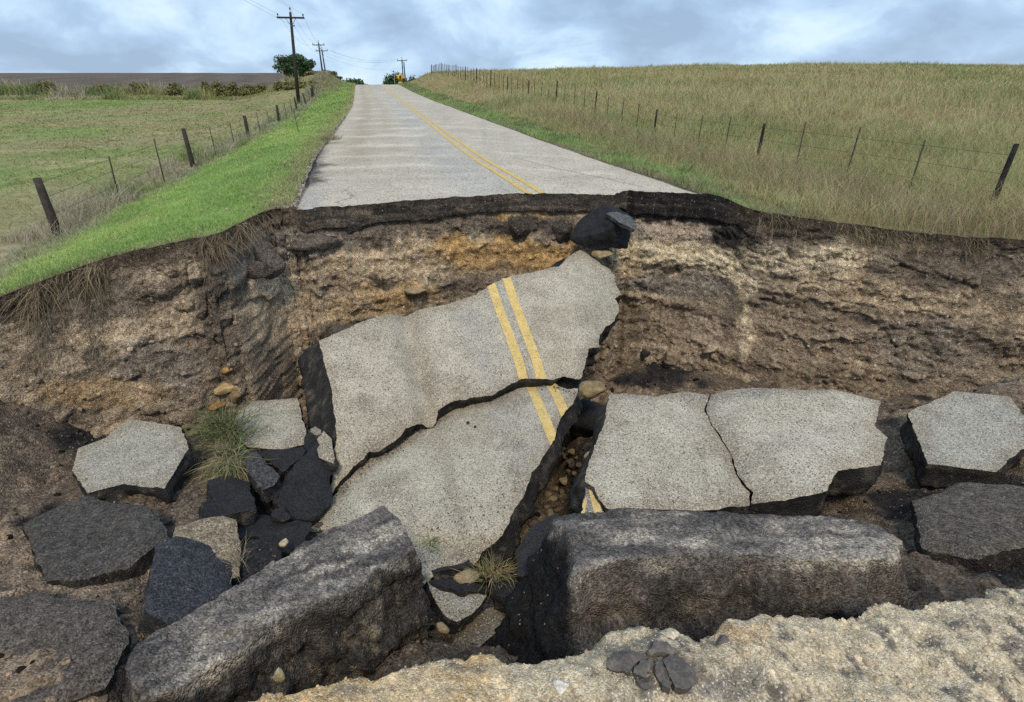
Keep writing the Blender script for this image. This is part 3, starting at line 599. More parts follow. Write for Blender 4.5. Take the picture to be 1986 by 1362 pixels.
OUT_A = [(620, 673), (658, 653), (690, 637), (723, 626), (747, 615), (771, 603), (820, 598), (868, 588), (924, 569), (946, 556), (974, 541), (1013, 532), (1053, 523), (1086, 515), (1099, 499), (1118, 487), (1134, 480), (1148, 496), (1167, 510), (1183, 518), (1194, 534), (1197, 550), (1207, 569), (1194, 577), (1202, 591), (1199, 604), (1191, 621), (1175, 634), (1164, 650), (1161, 672), (1142, 677), (1138, 700), (1130, 727)] + CRK[::-1] + [(650, 950), (643, 974), (644, 936), (647, 904), (651, 880), (654, 853), (652, 826), (648, 796), (643, 761), (635, 731), (628, 704)]
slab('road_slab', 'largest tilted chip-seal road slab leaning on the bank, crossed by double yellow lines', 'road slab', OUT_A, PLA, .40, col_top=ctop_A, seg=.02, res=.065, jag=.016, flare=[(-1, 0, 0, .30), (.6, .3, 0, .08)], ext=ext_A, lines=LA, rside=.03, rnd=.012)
OUT_B = CRK_B + [(1118, 769), (1110, 782), (1097, 796), (1086, 812), (1079, 831), (1075, 850), (1064, 869), (1048, 893), (1032, 915), (1021, 939), (1016, 961), (1000, 980), (986, 1012), (973, 1033), (948, 1046), (932, 1052), (925, 1062), (910, 1078), (880, 1086), (850, 1100), (800, 1110), (740, 1090), (690, 1060), (640, 1050), (600, 1028), (606, 1010), (620, 996), (630, 981), (643, 975)]
def ctop_B(u, v, w_, c):
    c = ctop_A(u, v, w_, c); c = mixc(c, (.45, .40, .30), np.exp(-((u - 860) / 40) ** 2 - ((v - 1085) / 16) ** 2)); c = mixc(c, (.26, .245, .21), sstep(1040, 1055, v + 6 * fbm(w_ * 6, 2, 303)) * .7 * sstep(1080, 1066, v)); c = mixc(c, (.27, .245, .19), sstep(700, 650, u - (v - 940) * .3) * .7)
    return c
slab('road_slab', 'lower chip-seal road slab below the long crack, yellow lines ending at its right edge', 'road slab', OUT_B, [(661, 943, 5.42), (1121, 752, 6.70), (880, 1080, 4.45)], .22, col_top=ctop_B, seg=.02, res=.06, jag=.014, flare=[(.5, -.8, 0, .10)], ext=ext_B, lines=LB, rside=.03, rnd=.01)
CR2 = [(1378, 757), (1368, 785), (1379, 810), (1406, 851), (1420, 874), (1430, 909), (1441, 927), (1458, 945), (1459, 969)]
def ext_C(u, v, w_):
    d_ = u - np.interp(v, [757, 785, 810, 851, 909, 945], [1375, 1368, 1380, 1407, 1431, 1459]); return -.045 * np.exp(-(d_ / 26) ** 2) + .0006 * np.clip(d_, 0, 150)
def ctop_C(u, v, w_, c):
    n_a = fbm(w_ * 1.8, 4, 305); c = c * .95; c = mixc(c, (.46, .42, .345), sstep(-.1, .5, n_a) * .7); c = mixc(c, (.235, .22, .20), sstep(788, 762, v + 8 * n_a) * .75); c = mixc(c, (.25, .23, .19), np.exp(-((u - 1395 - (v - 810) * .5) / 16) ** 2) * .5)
    return c
PLC = [(1182, 761, 5.65), (1143, 930, 4.55), (1460, 758, 5.6)]
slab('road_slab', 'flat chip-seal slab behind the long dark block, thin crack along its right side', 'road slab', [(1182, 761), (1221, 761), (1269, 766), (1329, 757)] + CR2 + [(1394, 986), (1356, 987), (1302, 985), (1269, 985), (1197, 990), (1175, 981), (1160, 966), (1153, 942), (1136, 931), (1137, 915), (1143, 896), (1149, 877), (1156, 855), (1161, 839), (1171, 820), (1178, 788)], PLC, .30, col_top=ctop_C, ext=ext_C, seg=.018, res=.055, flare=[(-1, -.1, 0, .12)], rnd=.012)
slab('road_slab', 'chip-seal slab at far right, split by the thin crack from the flat slab', 'road slab', [(u + 2.6, v) for u, v in CR2] + [(1520, 978), (1596, 966), (1618, 930), (1702, 918), (1716, 862), (1690, 838), (1704, 790), (1610, 768), (1540, 770), (1460, 758)], PLC, .30, col_top=ctop_C, ext=ext_C, seg=.02, res=.06, rnd=.012)
slab('slab_fragment', 'narrow sunken pavement strip with two yellow stripes beside the flat slab', 'road slab', [(1139, 934), (1152, 940), (1161, 966), (1172, 990), (1172, 1015), (1118, 1015), (1126, 994), (1133, 972)], [(1145, 936, 4.62), (1118, 1005, 4.15), (1172, 1000, 4.22)], .2, col_top=(.24, .24, .24), seg=.015, res=.04, lines=[[(1139, 936), (1150, 936), (1175, 1012), (1157, 1012)], [(1136, 962), (1139, 968), (1132, 1014), (1117, 1014)]])
slab('slab_fragment', 'small squarish pale road slab under the bank by the grass clump', 'road slab', [(493, 777), (539, 774), (576, 771), (582, 788), (586, 810), (594, 834), (590, 861), (550, 870), (510, 870), (482, 866), (462, 852), (450, 830), (461, 797)], [(493, 777, 6.45), (575, 771, 6.45), (509, 870, 5.65)], .16, col_top=(.355, .33, .265), seg=.018, res=.05, rnd=.01)
slab('slab_fragment', 'tiny half-round pale fragment beside the small squarish slab', 'road slab', [(601, 832), (612, 827), (622, 834), (623, 842), (613, 845), (603, 839)], [(601, 832, 5.75), (622, 834, 5.75), (612, 845, 5.6)], .07, col_top=(.34, .31, .25), seg=.012, res=.03, jag=.006)
slab('slab_fragment', 'upright narrow chip-seal fragment tucked against the black slab side', 'road slab', [(617, 846), (628, 835), (642, 850), (649, 888), (646, 898), (630, 892), (619, 887), (614, 870)], [(628, 835, 5.7), (649, 888, 5.35), (616, 880, 5.4)], .10, col_top=(.30, .27, .21), seg=.013, res=.035, jag=.006)
# black pieces in the left of the hole
DK = dict(m_top=M_ASPH, col_top=(.026, .025, .027), col_side=(.018, .0175, .019), top_amp=.022, rnd=.006, jag=.022, seg=.02, res=.045)
slab('asphalt_plate', 'smooth black asphalt plate directly under the small squarish slab', 'asphalt piece', [(492, 877), (550, 874), (592, 866), (614, 847), (586, 885), (549, 921), (520, 894)], [(495, 877, 5.55), (612, 850, 5.6), (548, 921, 5.2)], .2, **DK)
slab('asphalt_plate', 'broad black asphalt plate with fine cracks against the largest slab', 'asphalt piece', [(616, 852), (640, 896), (645, 968), (620, 1002), (590, 1008), (556, 1004), (529, 965), (551, 926), (588, 886)], [(618, 852, 5.55), (645, 950, 5.15), (550, 990, 4.85)], .25, **DK)
slab('asphalt_plate', 'long grey gritty asphalt bar sloping below the grass clump', 'asphalt piece', [(472, 874), (496, 874), (520, 898), (545, 922), (530, 940), (509, 949), (490, 925), (477, 905)], [(480, 874, 5.35), (545, 922, 4.95), (500, 940, 4.85)], .16, m_top=M_BLOCK, col_top=(.085, .082, .082), col_side=(.03, .028, .028), top_amp=.015, rnd=.015, seg=.018, res=.04)
slab('asphalt_block', 'black asphalt block under the drooping grass at left', 'asphalt piece', [(402, 930), (445, 914), (482, 930), (497, 985), (470, 990), (438, 992), (410, 968)], [(410, 930, 5.0), (490, 935, 5.0), (440, 990, 4.55)], .3, **DK)
slab('asphalt_block', 'tan-topped pavement block at the lower left beside the grey block', 'pavement block', [(388, 1003), (430, 997), (458, 1001), (462, 1032), (468, 1062), (463, 1112), (440, 1120), (370, 1110), (330, 1060), (340, 1015)], [(388, 1003, 4.35), (460, 1010, 4.35), (400, 1100, 3.85)], .35, m_top=M_BLOCK, m_side=M_BLOCK, col_top=(.33, .265, .185), col_side=(.06, .055, .05), top_amp=.015, rnd=.02, seg=.018, res=.035)
slab('asphalt_block', 'blue-grey asphalt block in the lower left, partly over the tan-topped one', 'asphalt piece', [(300, 1060), (340, 1042), (388, 1050), (406, 1054), (412, 1064), (426, 1082), (450, 1086), (451, 1140), (420, 1175), (340, 1210), (280, 1180)], [(388, 1050, 4.05), (450, 1088, 3.9), (388, 1165, 3.45)], .4, m_top=M_BLOCK, col_top=(.062, .064, .072), col_side=(.02, .02, .021), top_amp=.02, rnd=.02, seg=.018, res=.035)
slab('asphalt_block', 'square black asphalt block standing behind the big left boulder block', 'asphalt piece', [(464, 1056), (484, 1042), (540, 1042), (543, 1090), (505, 1140), (450, 1150), (462, 1100)], [(480, 1042, 4.25), (540, 1042, 4.25), (470, 1130, 3.85)], .35, m_top=M_BLOCK, col_top=(.036, .033, .034), col_side=(.02, .02, .02), top_amp=.018, rnd=.02, seg=.018, res=.035)
slab('asphalt_plate', 'black asphalt piece between the cracked plate and the big left block', 'asphalt piece', [(462, 1000), (500, 996), (560, 1010), (606, 1016), (590, 1060), (545, 1075), (500, 1040), (464, 1044)], [(470, 1000, 4.75), (600, 1016, 4.7), (545, 1070, 4.3)], .3, **DK)
for lab, o_, p_ in [
    ('small slate-grey shard on the lower edge of the cracked plate', [(528, 985), (552, 982), (562, 1000), (548, 1006), (526, 998)], [(528, 985, 4.72), (562, 998, 4.7), (530, 1004, 4.6)]),
    ('black shard left of the tan-topped block below the drooping grass', [(392, 978), (420, 965), (440, 990), (425, 1004), (395, 1000)], [(392, 978, 4.6), (440, 985, 4.65), (410, 1004, 4.4)]),
    ('black slanted sheet between the squarish slab and the largest slab', [(594, 838), (604, 846), (614, 858), (600, 880), (590, 872)], [(596, 838, 5.65), (614, 858, 5.6), (592, 876, 5.45)])]:
    slab('asphalt_shard', lab, 'asphalt piece', o_, p_, .09, **DK)
# small pieces in the middle bottom of the hole
slab('slab_fragment', 'wedge-shaped chip-seal fragment between the two big dark blocks', 'road slab', [(826, 1128), (850, 1136), (889, 1148), (912, 1150), (943, 1158), (930, 1178), (918, 1192), (905, 1198), (886, 1208), (868, 1200), (845, 1170)], [(840, 1133, 4.0), (943, 1158, 3.95), (886, 1205, 3.65)], .12, col_top=(.36, .335, .275), seg=.013, res=.035)
slab('slab_fragment', 'brownish chip-seal fragment lowest between the two big dark blocks', 'road slab', [(880, 1216), (905, 1206), (925, 1198), (945, 1182), (968, 1176), (985, 1195), (965, 1225), (930, 1258), (880, 1262)], [(890, 1212, 3.95), (968, 1178, 4.05), (920, 1255, 3.65)], .15, col_top=(.22, .195, .15), seg=.013, res=.035)
slab('asphalt_shard', 'thin black shard under the lower tip of the cracked slab', 'asphalt piece', [(826, 1106), (850, 1097), (880, 1090), (908, 1078), (914, 1086), (890, 1100), (860, 1108), (836, 1114)], [(830, 1106, 4.2), (912, 1080, 4.3), (860, 1108, 4.1)], .12, **DK)
slab('asphalt_shard', 'black shard lying along the top of the wedge-shaped fragment', 'asphalt piece', [(836, 1124), (870, 1120), (885, 1128), (920, 1132), (950, 1137), (930, 1146), (900, 1150), (860, 1138)], [(836, 1122, 4.0), (950, 1137, 4.0), (890, 1150, 3.9)], .1, **DK)
slab('asphalt_shard', 'dark plate beside the grass tuft near the right block', 'asphalt piece', [(950, 1128), (965, 1118), (988, 1114), (1002, 1126), (992, 1155), (975, 1162), (955, 1150)], [(955, 1125, 4.05), (1000, 1122, 4.0), (975, 1160, 3.85)], .15, **DK)
slab('asphalt_shard', 'dark block face at the foot of the gap left of the long right block', 'asphalt piece', [(1000, 1060), (1030, 1012), (1075, 990), (1092, 1005), (1080, 1050), (1030, 1110), (1000, 1110)], [(1020, 1020, 4.35), (1085, 998, 4.25), (1020, 1105, 3.85)], .4, m_top=M_ASPH, col_top=(.034, .034, .037), col_side=(.02, .02, .021), top_amp=.015, rnd=.015, seg=.02, res=.045)
# the two big weathered blocks in front
def ctop_J(u, v, w_, c):
    st = fbm(np.stack([w_ @ np.array([.88, .47, 0]) * 3, w_ @ np.array([-.47, .88, 0]) * 16, w_[:, 2] * 6], 1), 4, 311); a = fbm(w_ * 5, 4, 312)
    c = np.tile(np.array((.205, .182, .162)), (len(u), 1)); c = mixc(c, (.46, .40, .33), sstep(.05, .55, .6 * a + .5 * st) * .8); c = mixc(c, (.065, .06, .06), sstep(.05, .5, -st + .3 * a) * .7)
    c = mixc(c, (.20, .17, .14), np.exp(-((u - 480) / 70) ** 2 - ((v - 1220) / 18) ** 2) * .8)
    return c
def cside_J(u, v, S, c, t):
    a = fbm(S * 5, 4, 313); b = fbm(S * 14, 3, 314)
    c = np.tile(np.array((.07, .062, .057)), (len(S), 1)); c = mixc(c, (.125, .108, .094), sstep(-.2, .4, a)); c = mixc(c, (.36, .325, .25), sstep(.05, .45, a + .5 * b - .1) * sstep(690, 790, u + 60 * b) * .85); c = mixc(c, (.30, .245, .17), sstep(.15, .55, b) * sstep(.3, .6, t) * .75)
    c = mixc(c, (.22, .165, .10), np.exp(-((u - 860) / 30) ** 2 - ((v - 1250) / 25) ** 2) * .8)
    return c
OUT_J = [(740, 980), (775, 1004), (790, 1035), (806, 1062), (768, 1088), (725, 1114), (690, 1136), (656, 1150), (622, 1163), (585, 1180), (534, 1209), (469, 1255), (388, 1306), (330, 1345), (270, 1352), (235, 1300), (262, 1240), (320, 1207), (388, 1170), (440, 1140), (520, 1087), (600, 1042), (660, 1018), (690, 1003)]
slab('asphalt_block', 'huge grey-brown pavement block slanting across the lower left foreground', 'pavement block', OUT_J, [(740, 980, 3.9), (806, 1062, 3.44), (388, 1170, 3.05)], .62, col_top=ctop_J, col_side=cside_J, m_top=M_BLOCK, m_side=M_BLOCK, seg=.011, res=.016, jag=.022, flare=[(.3, -.95, 0, .14)], rnd=.014, rside=.04, rows=34, top_amp=.020, top_freq=4.5, one=True, jfreq=4)
def ctop_L(u, v, w_, c):
    a = fbm(w_ * np.array([3, 7, 5]), 4, 321); c = np.tile(np.array((.215, .19, .168)), (len(u), 1)); c = mixc(c, (.47, .405, .33), sstep(.0, .5, a) * .85); c = mixc(c, (.07, .064, .06), sstep(.05, .5, -a + .2 * fbm(w_ * 9, 3, 322)) * .6); c = mixc(c, (.05, .05, .052), sstep(1012, 992, v + 10 * a) * .6)
    return c
def cside_L(u, v, S, c, t):
    a = fbm(S * 4.5, 4, 323); b = fbm(S * 13, 3, 324); left = sstep(1125, 1095, u)
    c = mixc(c, (.10, .088, .08), 1 - left); c = mixc(c, (.20, .17, .145), sstep(-.2, .5, a) * (1 - left)); c = mixc(c, (.27, .215, .145), sstep(.15, .55, b + .4 * a) * sstep(.25, .6, t) * (1 - left) * .85); c = mixc(c, (.40, .36, .28), sstep(.2, .6, a) * sstep(.3, .6, t) * (1 - left) * .7)
    return c
OUT_L = [(1078, 1003), (1105, 993), (1200, 989), (1300, 988), (1400, 992), (1480, 994), (1600, 1000), (1700, 1016), (1752, 1050), (1730, 1088), (1600, 1084), (1460, 1075), (1410, 1079), (1329, 1077), (1275, 1083), (1221, 1088), (1161, 1093), (1118, 1101), (1112, 1074), (1096, 1030)]
slab('asphalt_block', 'long pavement block with a black left face across the lower right foreground', 'pavement block', OUT_L, [(1078, 1003, 3.62), (1118, 1101, 3.05), (1460, 1075, 3.12)], 1.0, col_top=ctop_L, col_side=cside_L, m_top=M_BLOCK, m_side=M_BLOCK, seg=.011, res=.016, jag=.034, flare=[(-1, -.1, 0, .50), (0, -1, 0, .12)], rnd=.013, rside=.04, rows=40, top_amp=.019, top_freq=4.5, one=True, jfreq=4)
# pieces beyond the photograph's sides, of the same collapse
slab('asphalt_block', 'dark pavement block leaning at the far left edge of the hole', 'pavement block', [(40, 1010), (170, 960), (300, 985), (330, 1040), (240, 1100), (90, 1130)], [(60, 1010, 4.5), (300, 985, 4.5), (120, 1120, 3.8)], .5, m_top=M_BLOCK, m_side=M_BLOCK, col_top=(.10, .09, .082), col_side=(.03, .028, .027), top_amp=.03, rnd=.03, seg=.02, res=.04, jag=.02)
slab('asphalt_block', 'brown-grey pavement block in the bottom left corner', 'pavement block', [(-80, 1180), (60, 1140), (215, 1170), (250, 1240), (200, 1330), (40, 1400), (-100, 1380)], [(0, 1160, 3.5), (215, 1170, 3.4), (40, 1390, 2.75)], .5, m_top=M_BLOCK, m_side=M_BLOCK, col_top=(.13, .11, .095), col_side=(.035, .032, .03), top_amp=.03, rnd=.03, seg=.02, res=.04, jag=.02)
slab('road_slab', 'pale chip-seal slab tilted in the hole left of the grass clump', 'road slab', [(150, 868), (205, 848), (248, 812), (352, 830), (366, 872), (345, 905), (318, 948), (240, 938), (170, 956), (140, 910)], [(160, 860, 5.6), (350, 830, 5.7), (200, 945, 4.9)], .22, col_top=(.345, .325, .27), seg=.02, res=.055)
slab('asphalt_block', 'dark pavement block at the right edge behind the crumbly soil', 'pavement block', [(1770, 960), (1880, 930), (2040, 950), (2060, 1040), (1900, 1080), (1790, 1050)], [(1780, 970, 4.3), (2040, 950, 4.3), (1880, 1080, 3.6)], .5, m_top=M_BLOCK, m_side=M_BLOCK, col_top=(.14, .12, .10), col_side=(.035, .03, .03), top_amp=.03, rnd=.03, seg=.02, res=.04, jag=.02)
slab('road_slab', 'tilted chip-seal slab in the hole at the right edge', 'road slab', [(1760, 800), (1850, 760), (1960, 770), (2010, 850), (1930, 915), (1800, 900)], [(1770, 800, 5.5), (1960, 770, 5.6), (1850, 910, 4.7)], .24, col_top=(.35, .33, .28), seg=.02, res=.055)

# ------------------------------------------------------------------ rocks and clods
def ico(sub):
    bm = bmesh.new(); bmesh.ops.create_icosphere(bm, subdivisions=sub, radius=1); v = np.array([q.co[:] for q in bm.verts]); f = np.array([[q.index for q in p.verts] for p in bm.faces]); bm.free(); return v, f
ICO = {k: ico(k) for k in (1, 2, 3, 4, 5)}
def rock_verts(sub, size, seed, planes=14, rough=.06, yaw=0., tilt=0.):
    r = np.random.default_rng(seed); v, f = ICO[sub]
    nn = r.normal(size=(planes, 3)); nn /= np.linalg.norm(nn, axis=1)[:, None]; dd = r.uniform(.62, 1.0, planes)
    dots = np.maximum(v @ nn.T, 1e-3); rad = np.minimum((dd[None, :] / dots).min(1), 1.25)
    rad = rad * (1 + rough * fbm(v * 2.3 + seed, 4, seed))
    p = v * rad[:, None] * np.array(size)
    cy, sy = math.cos(yaw), math.sin(yaw); ct, st = math.cos(tilt), math.sin(tilt)
    p = p @ np.array([[1, 0, 0], [0, ct, st], [0, -st, ct]]); p = p @ np.array([[cy, sy, 0], [-sy, cy, 0], [0, 0, 1]])
    return p, f
def rock(name, label, cat, c, size, seed, colr, mat=None, sub=4, group=None, **kw):
    p, f = rock_verts(sub, size, seed, **kw); c = np.array(c, float)
    cc = np.tile(np.array(colr), (len(p), 1)) * (1 + .25 * fbm(p / max(size) * 2.5, 3, seed + 5))[:, None]
    o = obj(name, mesh_np(name, p, tris=f, col=np.clip(cc, .005, .8), smooth=True), mat or M_STONE); o.location = c
    return tag(o, label, cat, group)
pm = bank_pt(1180, 455)
rock('asphalt_chunk', 'big black broken asphalt chunk lodged in the bank just below the road edge', 'asphalt piece', at(1181, 450, 8.28), (.48, .36, .33), 24, (.020, .020, .0225), M_ASPH, 5, planes=18, rough=.14, yaw=.3)
slab('slab_fragment', 'grey chip-seal scrap on top of the black chunk below the road edge', 'road slab', [(1176, 414), (1192, 408), (1226, 420), (1237, 437), (1232, 444), (1205, 432)], [(1180, 412, 8.0), (1236, 432, 7.85), (1205, 432, 7.75)], .05, m_top=M_BLOCK, col_top=(.13, .13, .132), seg=.02, res=.04, jag=.014)
rock('asphalt_chunk', 'black asphalt lump deep in the gap behind the flat slab', 'asphalt piece', at(1140, 812, 7.0), (.27, .27, .30), 31, (.017, .017, .02), M_ASPH, 4, planes=10, rough=.08)
rock('stone', 'rounded tan stone with a pale broken face at the top of the gap', 'stone', at(1149, 756, 6.25), (.125, .11, .10), 33, (.27, .205, .11), None, 4, planes=9)
rock('stone', 'small buff stone wedged against the flat slab inside the gap', 'stone', at(1143, 884, 5.25), (.055, .045, .05), 35, (.42, .33, .18), None, 3)
rock('stone', 'pale layered stone sticking out of the bank left of the squarish slab', 'stone', bank_pt(438, 752), (.17, .12, .065), 37, (.46, .33, .16), None, 4, planes=12)
rock('stone', 'brown stone just below the pale layered one in the bank', 'stone', bank_pt(456, 768), (.085, .08, .075), 39, (.25, .18, .10), None, 3)
rock('stone', 'orange-brown stone above the grass clump in the bank', 'stone', bank_pt(421, 788), (.11, .09, .055), 41, (.36, .20, .07), None, 4)
rock('stone', 'orange chip of stone above the pale layered stone', 'stone', bank_pt(440, 717), (.09, .07, .05), 43, (.40, .25, .09), None, 3)
rock('stone', 'white stone protruding from the bank above the largest slab', 'stone', bank_pt(826, 548), (.07, .09, .10), 45, (.50, .44, .33), None, 3)
rock('stone', 'flat buff stone poking from the ochre layer under the bank overhang', 'stone', bank_pt(800, 562), (.20, .12, .09), 47, (.34, .26, .16), None, 4)
rock('stone', 'tan boulder in the bank above the flat right slab', 'stone', bank_pt(1305, 690), (.20, .15, .13), 49, (.33, .255, .18), None, 4)
rock('stone', 'pale boulder in the bank nearer the right side, above the crack', 'stone', bank_pt(1378, 676), (.13, .10, .09), 51, (.46, .37, .26), None, 4)
rock('stone', 'dark lump beside the tan boulder in the right bank', 'stone', bank_pt(1250, 683), (.10, .09, .07), 53, (.04, .038, .04), None, 3)
rock('stone', 'ochre slab of rock under the black chunk below the road edge', 'stone', at(1168, 494, 8.35), (.17, .12, .07), 58, (.36, .28, .16), None, 4)
rock('stone', 'dark grey stone on the upper edge of the largest slab, left part', 'stone', at(668, 642, 7.0), (.15, .11, .09), 157, (.10, .088, .076), None, 4)
rock('stone', 'small grey stone lying at the upper edge of the largest slab', 'stone', at(722, 620, 7.2), (.075, .06, .055), 59, (.16, .135, .115), None, 3)
rock('stone', 'flat grey clod protruding under the road edge at left', 'clod', bank_pt(600, 470), (.42, .16, .13), 61, (.15, .125, .10), M_SOIL, 4)
rock('stone', 'large smooth grey clod in the left bank near the vertical crack', 'clod', bank_pt(505, 500), (.30, .18, .26), 63, (.155, .13, .108), M_SOIL, 5, planes=9)
rock('stone', 'second grey clod lower in the left bank', 'clod', bank_pt(490, 520), (.26, .14, .14), 65, (.14, .117, .098), M_SOIL, 4)
rock('stone', 'dark clod bulging from the soil under the middle of the road edge', 'clod', bank_pt(1010, 445), (.24, .12, .17), 67, (.075, .064, .054), M_SOIL, 4)
rock('stone', 'dark clod in the bank left of the black chunk', 'clod', bank_pt(1092, 448), (.20, .12, .18), 69, (.08, .068, .058), M_SOIL, 4)
rock('stone', 'grey square clod hanging just under the asphalt layer at left', 'clod', bank_pt(684, 440), (.15, .10, .11), 71, (.085, .074, .066), M_SOIL, 4)
rock('stone', 'white stone at the corner of the big left block', 'stone', at(833, 1115, 4.05), (.035, .035, .03), 73, (.55, .50, .42), None, 3)
rock('stone', 'triangular tan stone beside the grass tuft between the blocks', 'stone', at(903, 1117, 4.15), (.10, .07, .05), 75, (.36, .28, .18), None, 3)
rock('stone', 'small pale stone on the black ledge behind the big left block', 'stone', at(551, 1053, 4.2), (.035, .03, .03), 77, (.45, .38, .26), None, 3)
rock('stone', 'yellowish pebble set in the side of the big left block', 'stone', at(540, 1309, 2.52), (.028, .022, .036), 79, (.42, .36, .22), None, 3)
rock('stone', 'brown pebble near the right corner of the big left block', 'stone', at(858, 1218, 3.12), (.04, .03, .035), 81, (.26, .20, .12), None, 3)
def on_near(u, v):
    r = ray(u, v); d = 1.75 / -r[2]; p = r * d; p[2] = near_z(p[0], p[1]); return p
def z8(pts): return [(924 + x / 3.705, 1020 + y / 3.705) for x, y in pts]
for lab, pts, dz, cc in [
    ('largest left piece of the cracked dark clod in the foreground', [(935, 960), (1000, 880), (1100, 868), (1235, 930), (1150, 968), (1112, 1045), (1000, 1025), (945, 1000)], .0, (.135, .12, .108)),
    ('small block in the middle of the cracked dark clod', [(1140, 1000), (1195, 952), (1262, 955), (1255, 1040), (1210, 1072), (1135, 1040)], .004, (.15, .135, .12)),
    ('narrow upright sliver of the cracked dark clod', [(1288, 960), (1322, 950), (1372, 1010), (1412, 1100), (1402, 1155), (1340, 1125), (1288, 1040)], .003, (.15, .135, .12)),
    ('broad right piece of the cracked dark clod in the foreground', [(1335, 942), (1400, 905), (1500, 950), (1580, 1025), (1585, 1090), (1525, 1155), (1432, 1140), (1388, 1030)], .006, (.135, .12, .11)),
    ('rear grey piece of the cracked dark clod', [(1245, 872), (1290, 812), (1372, 808), (1455, 880), (1420, 902), (1262, 893)], -.004, (.165, .148, .13)),
    ('lowest crumb of the cracked dark clod', [(1145, 1062), (1212, 1082), (1262, 1058), (1258, 1105), (1222, 1145), (1170, 1110)], -.006, (.125, .11, .10))]:
    slab('soil_clod', lab, 'clod', z8(pts), [(1160, 1330, 1.712 - dz), (1380, 1330, 1.712 - dz), (1270, 1250, 1.835 - dz)], .06, m_top=M_STONE, m_side=M_STONE, col_top=cc, col_side=tuple(.7 * q for q in cc), seg=.004, res=.006, jag=.006, jfreq=30, und=0, top_amp=.008, top_freq=20, rnd=.014, rside=.006, rows=7, one=True)
p = on_near(1085, 1345); rock('stone', 'white stone lying on the tan foreground soil', 'stone', p + np.array([0, 0, .014]), (.026, .024, .022), 97, (.66, .62, .55), None, 4)
p = on_near(1300, 1222); rock('stone', 'cream lump on the crest of the foreground soil below the long block', 'stone', p + np.array([0, 0, .005]), (.04, .03, .022), 98, (.60, .52, .40), None, 4)
p = on_near(1405, 1235); rock('soil_clod', 'small dark clod on the foreground soil at right', 'clod', p, (.028, .022, .018), 99, (.13, .115, .105), None, 3)
# stones lying in the gap between the two slabs
gap = [(1060, 985), (1075, 970), (1050, 1003), (1090, 955), (1068, 1000), (1045, 1020), (1082, 990), (1095, 935), (1112, 905), (1104, 915), (1120, 890), (1098, 888), (1086, 880), (1115, 920), (1108, 900), (1060, 960), (1042, 1035), (1034, 1020), (1078, 950), (1125, 905), (1092, 872), (1110, 880)]
for i, (u, v) in enumerate(gap):
    s_ = .035 + .03 * ((i * 37) % 10) / 10; r = ray(u, v); k = np.argmin(np.abs([(r * d)[2] - floor_at(*(r * d)[:2]) for d in np.arange(4.3, 7.4, .03)])); d = 4.3 + .03 * k
    rock('rubble_stone', 'brown rubble stone lying in the gap between the lower slab and the flat slab', 'stone', r * d + np.array([0, 0, s_ * .4]), (s_ * 1.2, s_, s_ * .8), 130 + i, [(.22, .165, .115), (.30, .235, .16), (.13, .10, .078)][i % 3], None, 3, group='rubble stones in the gap')
# loose crumbs: too many to count
def crumbs(name, label, cat, pts, sizes, cols, mat):
    v, f = ICO[1]; n = len(pts); nv = len(v)
    sc = rng.uniform(.6, 1.3, (n, 1, 3)) * sizes[:, None, None]; jit = 1 + rng.uniform(-.25, .25, (n, nv, 1))
    V = (v[None] * jit * sc + pts[:, None, :]).reshape(-1, 3); T = (f[None] + (np.arange(n) * nv)[:, None, None]).reshape(-1, 3)
    return stuff(obj(name, mesh_np(name, V, tris=T, col=np.repeat(cols, nv, 0), smooth=False), mat), label, cat)
k = rng.choice(np.where(below > .9)[0], 7000, replace=False); k = k[hf[k] < 2.9]
crumbs('bank_grit', 'loose grit and small pebbles on the soil bank', 'grit', Pw[k], rng.uniform(.004, .014, len(k)) * np.where(rng.random(len(k)) < .1, 2.6, 1), hclip(cw[k] * rng.uniform(.7, 1.7, (len(k), 1)), .6), M_STONE)
k = rng.choice(len(Pf), 9000, replace=False)
crumbs('floor_rubble', 'loose soil crumbs and gravel on the floor of the hole', 'rubble', Pf[k], rng.uniform(.005, .026, len(k)) * np.where(rng.random(len(k)) < .08, 2.4, 1), np.where(rng.random((len(k), 1)) < .25, .03, 1) * np.clip(cf[k] * rng.uniform(.6, 1.5, (len(k), 1)), 0, .5) + .006, M_STONE)
m = np.where((Pn[:, 2] > -1.85) & (np.abs(Pn[:, 0] - .3) < 2.0) & (Yn.ravel() > .6))[0]; k = rng.choice(m, 5200, replace=False)
crumbs('edge_crumbs', 'crumbs of caliche and soil on the foreground edge', 'crumbs', Pn[k] + np.array([0, 0, .001]), rng.uniform(.0012, .0055, len(k)) * np.where(rng.random(len(k)) < .08, 2.6, 1), hclip(cn_[k] * rng.uniform(.6, 1.35, (len(k), 1)), .75), M_STONE)

